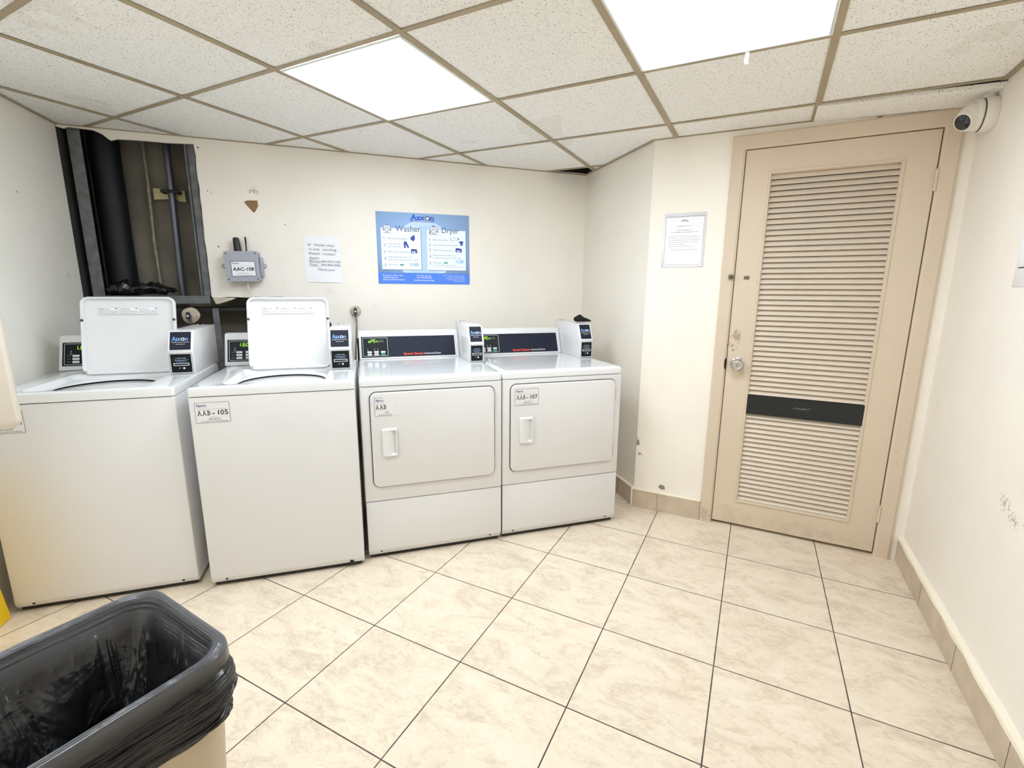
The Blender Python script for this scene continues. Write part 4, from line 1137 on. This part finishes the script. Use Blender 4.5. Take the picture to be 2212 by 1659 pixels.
# ------------------------------------------------------------------ cavity contents
def chan(x0, x1, y0, y1, z0, z1, lip=.006):
    m = MB(); m.box(x0, x1, y0, y0 + .002, z0, z1, M['stud']); m.box(x0, x0 + .002, y0, y1, z0, z1, M['stud']); m.box(x0, x0 + lip * 0 + .002, y1 - .002, y1, z0, z1, M['stud'])
    return m
m = chan(-1.502, -1.442, BY + .035, BY + .12, .0, 2.40); tag(m.build('metal_stud'), 'vertical grey metal stud at the left edge of the cavity beside the thick pipe', 'stud', 'wall studs in the cavity')
m = chan(-.958, -.905, BY + .02, BY + .11, 1.274, 2.40); m.box(-.945, -.940, BY + .016, BY + .021, 1.276, 2.40, M['shaftdk'])
tag(m.build('metal_stud'), 'dark vertical metal stud at the right edge of the upper wall cavity', 'stud', 'wall studs in the cavity')
m = chan(-.908, -.872, BY + .018, BY + .10, .0, 1.198); tag(m.build('metal_stud'), 'scuffed grey metal stud between the two washers, below the torn drywall', 'stud', 'wall studs in the cavity')
m = MB(); m.box(-1.46, -.910, BY + .012, BY + .018, 1.226, 1.272, M['stud'], .001, 1); m.box(-1.46, -.910, BY + .018, BY + .10, 1.268, 1.272, M['stud'])
tag(m.build('metal_track'), 'horizontal dusty metal track crossing the cavity above the left washer', 'track')
m = MB(); m.rev([(.073, 0), (.073, 1.2)], (-1.405, BY + .190, 1.22), (0, 0, 1), M['pipe_bk'], 32)
tag(m.build('pipe'), 'thick black vertical drain pipe on the left of the wall cavity', 'pipe', 'pipes in the cavity')
m = MB(); m.tube([(-1.229, BY + .235, 1.22), (-1.236, BY + .235, 1.6), (-1.228, BY + .235, 1.9), (-1.228, BY + .235, 2.42)], .0110, M['pipe_th'], 14)
tag(m.build('pipe'), 'thin pale vertical pipe in the middle of the wall cavity', 'pipe', 'pipes in the cavity')
m = MB(); m.tube([(-1.108, BY + .20, 1.22), (-1.100, BY + .20, 1.8), (-1.096, BY + .20, 2.42)], .0200, M['pipe_bl'], 18)
tag(m.build('pipe'), 'medium grey-blue vertical pipe held by a black clamp in the wall cavity', 'pipe', 'pipes in the cavity')
t = thing('pipe_clamp', 'black clamp on a yellowed plate gripping the grey-blue pipe in the cavity', 'clamp', (-1.12, BY + .225, 1.87))
m = MB(); m.prism([(-.085, -.030), (-.083, .035), (.080, .030), (.083, -.037), (.045, -.033), (.030, -.018), (.010, -.022)], 'y', .001, .005, M['foam']); m.build('plate', t)
m = MB(); m.box(-.030, .070, -.056, -.047, .006, .024, M['black'], .004, 2); m.box(-.030, -.010, -.048, .001, .004, .024, M['black'], .003, 1); m.box(.046, .068, -.048, .001, .004, .024, M['black'], .003, 1); m.build('clamp_band', t)
# crumpled black bag lying on the track
m = MB(); nx, nt_ = 40, 22; loops = []
for i in range(nx + 1):
    u = i / nx; x = -1.440 + .345 * u
    hgt = (.02 + .10 * max(0, math.sin(PI * min(1, u * 1.05))) * (.75 + .35 * math.sin(u * 9))) if u < .98 else .01
    ry = .035 + .03 * math.sin(PI * u)
    lp = []
    for k in range(nt_):
        a = 2 * PI * k / nt_
        p = Vector((x, BY + .055 + ry * math.cos(a), 1.300 + hgt * .42 * math.sin(a) + hgt * .18))
        nz = noise.noise(p * 28) * .020 + noise.noise(p * 70) * .008
        p += Vector((0, math.cos(a), math.sin(a))) * nz
        p.z = max(p.z, 1.276); lp.append(p)
    loops.append(lp)
m.loft(loops, M['bag'], True, True)
tag(m.build('plastic_bag', smooth=60), 'crumpled black plastic bag stuffed in the wall cavity above the left washer', 'plastic bag')

# ------------------------------------------------------------------ door wall notice, right wall paper
m = MB(); T = Matrix.Rotation(0, 4, 'Y')
def pp(x, z, y=-.002): return Vector((x, y, z))
lp = rr_loop(.1095, .1425, .1095, .1425, .002, 3)
m.loft([[Vector((x, 0, z)) for x, z in lp], [Vector((x, -.002, z)) for x, z in lp]], M['paper'], True, True)
m.rect(.008, .211, .006, .262, -.0024, M['paper']); y = -.0028
m.outline(.011, .208, .014, .268, y, .001, .0016, M['greyink'])
m.scribble(.090, .128, .240, y, .005, M['greyink'], 1); m.scribble(.094, .124, .246, y, .004, M['greyink'], 2)
rows_ = [(.072, .145, .216), (.070, .147, .195), (.040, .180, .184)] + [(.030, .190, .164 - k * .0105) for k in range(4)] + [(.030, .120, .122), (.030, .160, .1115), (.038, .182, .092)]
for k, (a, b, z) in enumerate(rows_): m.scribble(a, b, z, y, .0022 if k > 2 else .003, M['greyink'], 60 + k)
cc = P_D + dD * .077
o = tag(m.build('notice', loc=(cc.x + nD.x * .0002, cc.y + nD.y * .0002, 1.447), rotz=A_D, fixn=False), 'printed white notice with a thin black border on the wall beside the door', 'notice')
m = MB(); m.loft([[Vector((0, 0, 0)), Vector((.30, 0, 0)), Vector((.30, 0, .28)), Vector((0, 0, .28))], [Vector((0.003, -.002, .001)), Vector((.30, -.002, .001)), Vector((.30, -.002, .28)), Vector((.004, -.002, .28))]], M['paper'], True, True)
m.rect(.024, .2, .060, .064, -.0026, M['darkink'])
cc = P_R + dR * .600
tag(m.build('paper_sheet', loc=(cc.x, cc.y, 1.337), rotz=A_R, fixn=False), 'corner of a white paper sheet on the right wall at the edge of the view', 'paper')

# ------------------------------------------------------------------ turret camera on the right wall
cp_ = P_R + dR * .150
t = thing('security_camera', 'white turret security camera mounted high on the right wall above the door corner', 'security camera', (cp_.x, cp_.y, 2.006), A_R)
# local: x along wall towards the viewer, -y into the room
m = MB(); m.rev([(.060, 0), (.062, .004), (.062, .036), (.059, .040)], (0, 0, 0), (0, -1, 0), M['cam_w'], 40)
m.rev([(.0595, 0), (.0595, .004)], (0, -.040, 0), (0, -1, 0), M['gap'], 40)
m.rev([(.057, 0), (.058, .003), (.058, .014), (.053, .020)], (0, -.043, 0), (0, -1, 0), M['cam_w'], 40); m.build('mounting_base', t)
m = MB(); m.rev([(.019, 0), (.019, .09)], (-.010, -.020, .055), (0, 0, 1), M['cam_w'], 20); m.rev([(.022, 0), (.022, .012)], (-.010, -.020, .052), (0, 0, 1), M['cam_w'], 20); m.build('conduit', t)
ax = Vector((.50, -.72, -.46)).normalized()
m = MB(); o0 = Vector((0, -.058, 0))
pr = [(.047, -.01), (.050, .0)] + [(.050 * math.cos(a), .050 * math.sin(a)) for a in (.2, .4, .6, .8)] 
pr = [(.046, -.012), (.050, .004), (.049, .018), (.044, .034), (.037, .047), (.034, .050)]
m.rev(pr, o0, ax, M['cam_w'], 36, True, True)
m.rev([(.0405, .040), (.036, .052), (.034, .056), (.031, .0565)], o0, ax, M['cam_w'], 36, False, True)
eye = m.build('camera_eye', t, smooth=50)
m = MB(); m.rev([(.0295, .0560), (.0295, .0575), (.026, .0590), (.0, .0600)], o0, ax, M['lens'], 32, False, False); m.build('lens_cover', eye)

# ------------------------------------------------------------------ left edge: cream panel and yellow board
m = MB()
pz0, pz1, px1, pyc = .896, 1.62, .408, -.50
lp_ = lambda ins, y_: [Vector((x, y_, z)) for x, z in rr_loop((px1 - .085) / 2, (pz0 + pz1) / 2, (px1 + .085) / 2 - ins, (pz1 - pz0) / 2 - ins, .030, 8)]
m.loft([lp_(.004, 0), lp_(0, .004), lp_(0, .024), lp_(.004, .028)], M['cream'], True, True)
a0 = .0235
base = Vector((-1.442, 2.2199)) + Vector((-math.sin(a0), math.cos(a0))) * pyc
tag(m.build('wall_panel', loc=(base.x, base.y, 0), rotz=a0, smooth=50), 'cream plastic panel with a rounded lower corner jutting from the left wall', 'panel')
m = MB()
pts = [Vector((-1.446, 2.200, .004)), Vector((-1.452, 1.88, .004)), Vector((-1.513, 1.88, .60)), Vector((-1.511, 2.200, .60))]
nrm = Vector((.03, 0, .002))
lo = [p for p in pts]; hi = [p + nrm * -.4 for p in pts]
m.loft([hi, lo], M['yellow'], True, True)
tag(m.build('floor_sign'), 'yellow plastic board leaning on the left wall beside the left washer', 'floor sign')

# ------------------------------------------------------------------ bin with liner
def bin_():
    ang = .7357
    cxb, cyb = -.519, .691
    t = thing('trash_can', 'tall beige rectangular trash can lined with a black bag in the left foreground', 'trash can', (cxb, cyb, 0), ang)
    HX, HY, ZT = .260, .147, .758                          # half length, half width at the rim
    def ring(f, z, r=.05, k=12, ex=0): return [Vector((x, y, z)) for x, y in rr_loop(0, 0, HX * f + ex, HY * f + ex * 1.0, r, k)]
    m = MB()
    m.loft([ring(.80, 0, .04), ring(.985, ZT - .03, .05), ring(1.0, ZT - .028, .05), ring(1.0, ZT - .004, .05), ring(.985, ZT - .001, .048), ring(.965, ZT - .004, .046), ring(.965, ZT - .03, .046), ring(.79, .01, .035)], M['beige_bin'], True, True)
    m.build('bin_body', t, smooth=40)
    # liner: hangs down outside, over the rim, then loosely inside
    k = 44; m = MB(); loops = []
    base = rr_loop(0, 0, HX, HY, .05, k); n = len(base)
    # resample the loop evenly
    def even(hx, hy, r, n):
        p = rr_loop(0, 0, hx, hy, r, 14); p = [Vector(q) for q in p]; L = [0]
        for i in range(len(p)): L.append(L[-1] + (p[(i + 1) % len(p)] - p[i]).length)
        o = []
        for j in range(n):
            d = L[-1] * j / n; i = max(q for q in range(len(p)) if L[q] <= d); s_ = (d - L[i]) / max(1e-9, L[i + 1] - L[i])
            o.append(p[i].lerp(p[(i + 1) % len(p)], s_))
        return o
    NN = 260
    def lay(hx, hy, r, z, amp, fr, tens=0, zvar=0, seed=0, slant=0, floor_=-1):
        P = even(hx, hy, r, NN); o = []
        for j, p in enumerate(P):
            q = P[(j + 1) % NN]; d = (q - p).normalized(); nn_ = Vector((d.y, -d.x))
            s_ = j / NN * 2 * (hx + hy) * 2
            zz = z + zvar * noise.noise(Vector((p.x * 9, p.y * 9, seed)))
            wv = amp * noise.noise(Vector((p.x * fr[0], p.y * fr[0], zz * fr[1] + seed)))
            wv += amp * .45 * noise.noise(Vector((p.x * fr[0] * 2.6, p.y * fr[0] * 2.6, zz * fr[1] * 2.4 + seed + 4)))
            wv = max(wv, floor_)
            pp_ = p + nn_ * wv
            o.append(Vector((pp_.x, pp_.y, zz)))
        return o
    ro = .051
    # outside, gathered in roughly level folds
    ns = 30
    for i in range(ns + 1):
        u = i / ns; z = ZT - .115 + (.115 - .034) * u
        fz = .985 - (ZT - z) * .155 / .73
        puff = .004 + .012 * math.sin(PI * min(1, u * 1.1)) ** .7
        loops.append(lay(HX * fz + puff, HY * fz + puff, ro, z, .014, (3.2, 60), zvar=.022 * (1 - u) + .006 * math.sin(PI * u), seed=1, floor_=-puff + .0035))
    loops.append(lay(HX + .004, HY + .004, ro, ZT - .031, .003, (10, 20), seed=2))
    for (f, dz) in ((.0042, -.026), (.0036, -.012), (.0025, -.004), (.0, .0005), (-.006, .0022), (-.011, .0), (-.0135, -.008)):
        loops.append(lay(HX + f, HY + f, ro, ZT + dz, .0006, (14, 6), seed=3))
    # inside
    ni = 34
    for i in range(1, ni + 1):
        u = i / ni; z = ZT - .010 - .58 * u
        ins = .0135 + .012 * u + .040 * math.sin(PI * u) + .03 * u * u
        amp = .003 + .075 * min(1, u * 1.6)
        loops.append(lay(HX - ins - .012 * min(1, u * 4), HY - ins - .012 * min(1, u * 4), .045, z, amp, (6.0, 2.6), zvar=.0, seed=8, floor_=-.05))
    for f in (.6, .3, .02): loops.append([Vector((p.x * f, p.y * f, loops[-1][0].z - .012)) for p in loops[31 + 8 + ni - 1]])
    nl = len(loops)
    m.loft(loops, M['liner'], False, True)
    bg = m.build('bin_liner', t, smooth=75, fixn=False)
    me = bg.data; uvl = me.uv_layers.new(name='UVMap')
    for pl in me.polygons:
        us = [me.loops[li].vertex_index % NN for li in pl.loop_indices]; wrap = max(us) - min(us) > NN / 2 and len(us) == 4
        for li, u_ in zip(pl.loop_indices, us):
            vi = me.loops[li].vertex_index
            uvl.data[li].uv = ((u_ + (NN if wrap and u_ < NN / 2 else 0)) / NN, (vi // NN) / (nl - 1)); bg['label'] = 'shiny black plastic liner folded over the rim'
bin_()
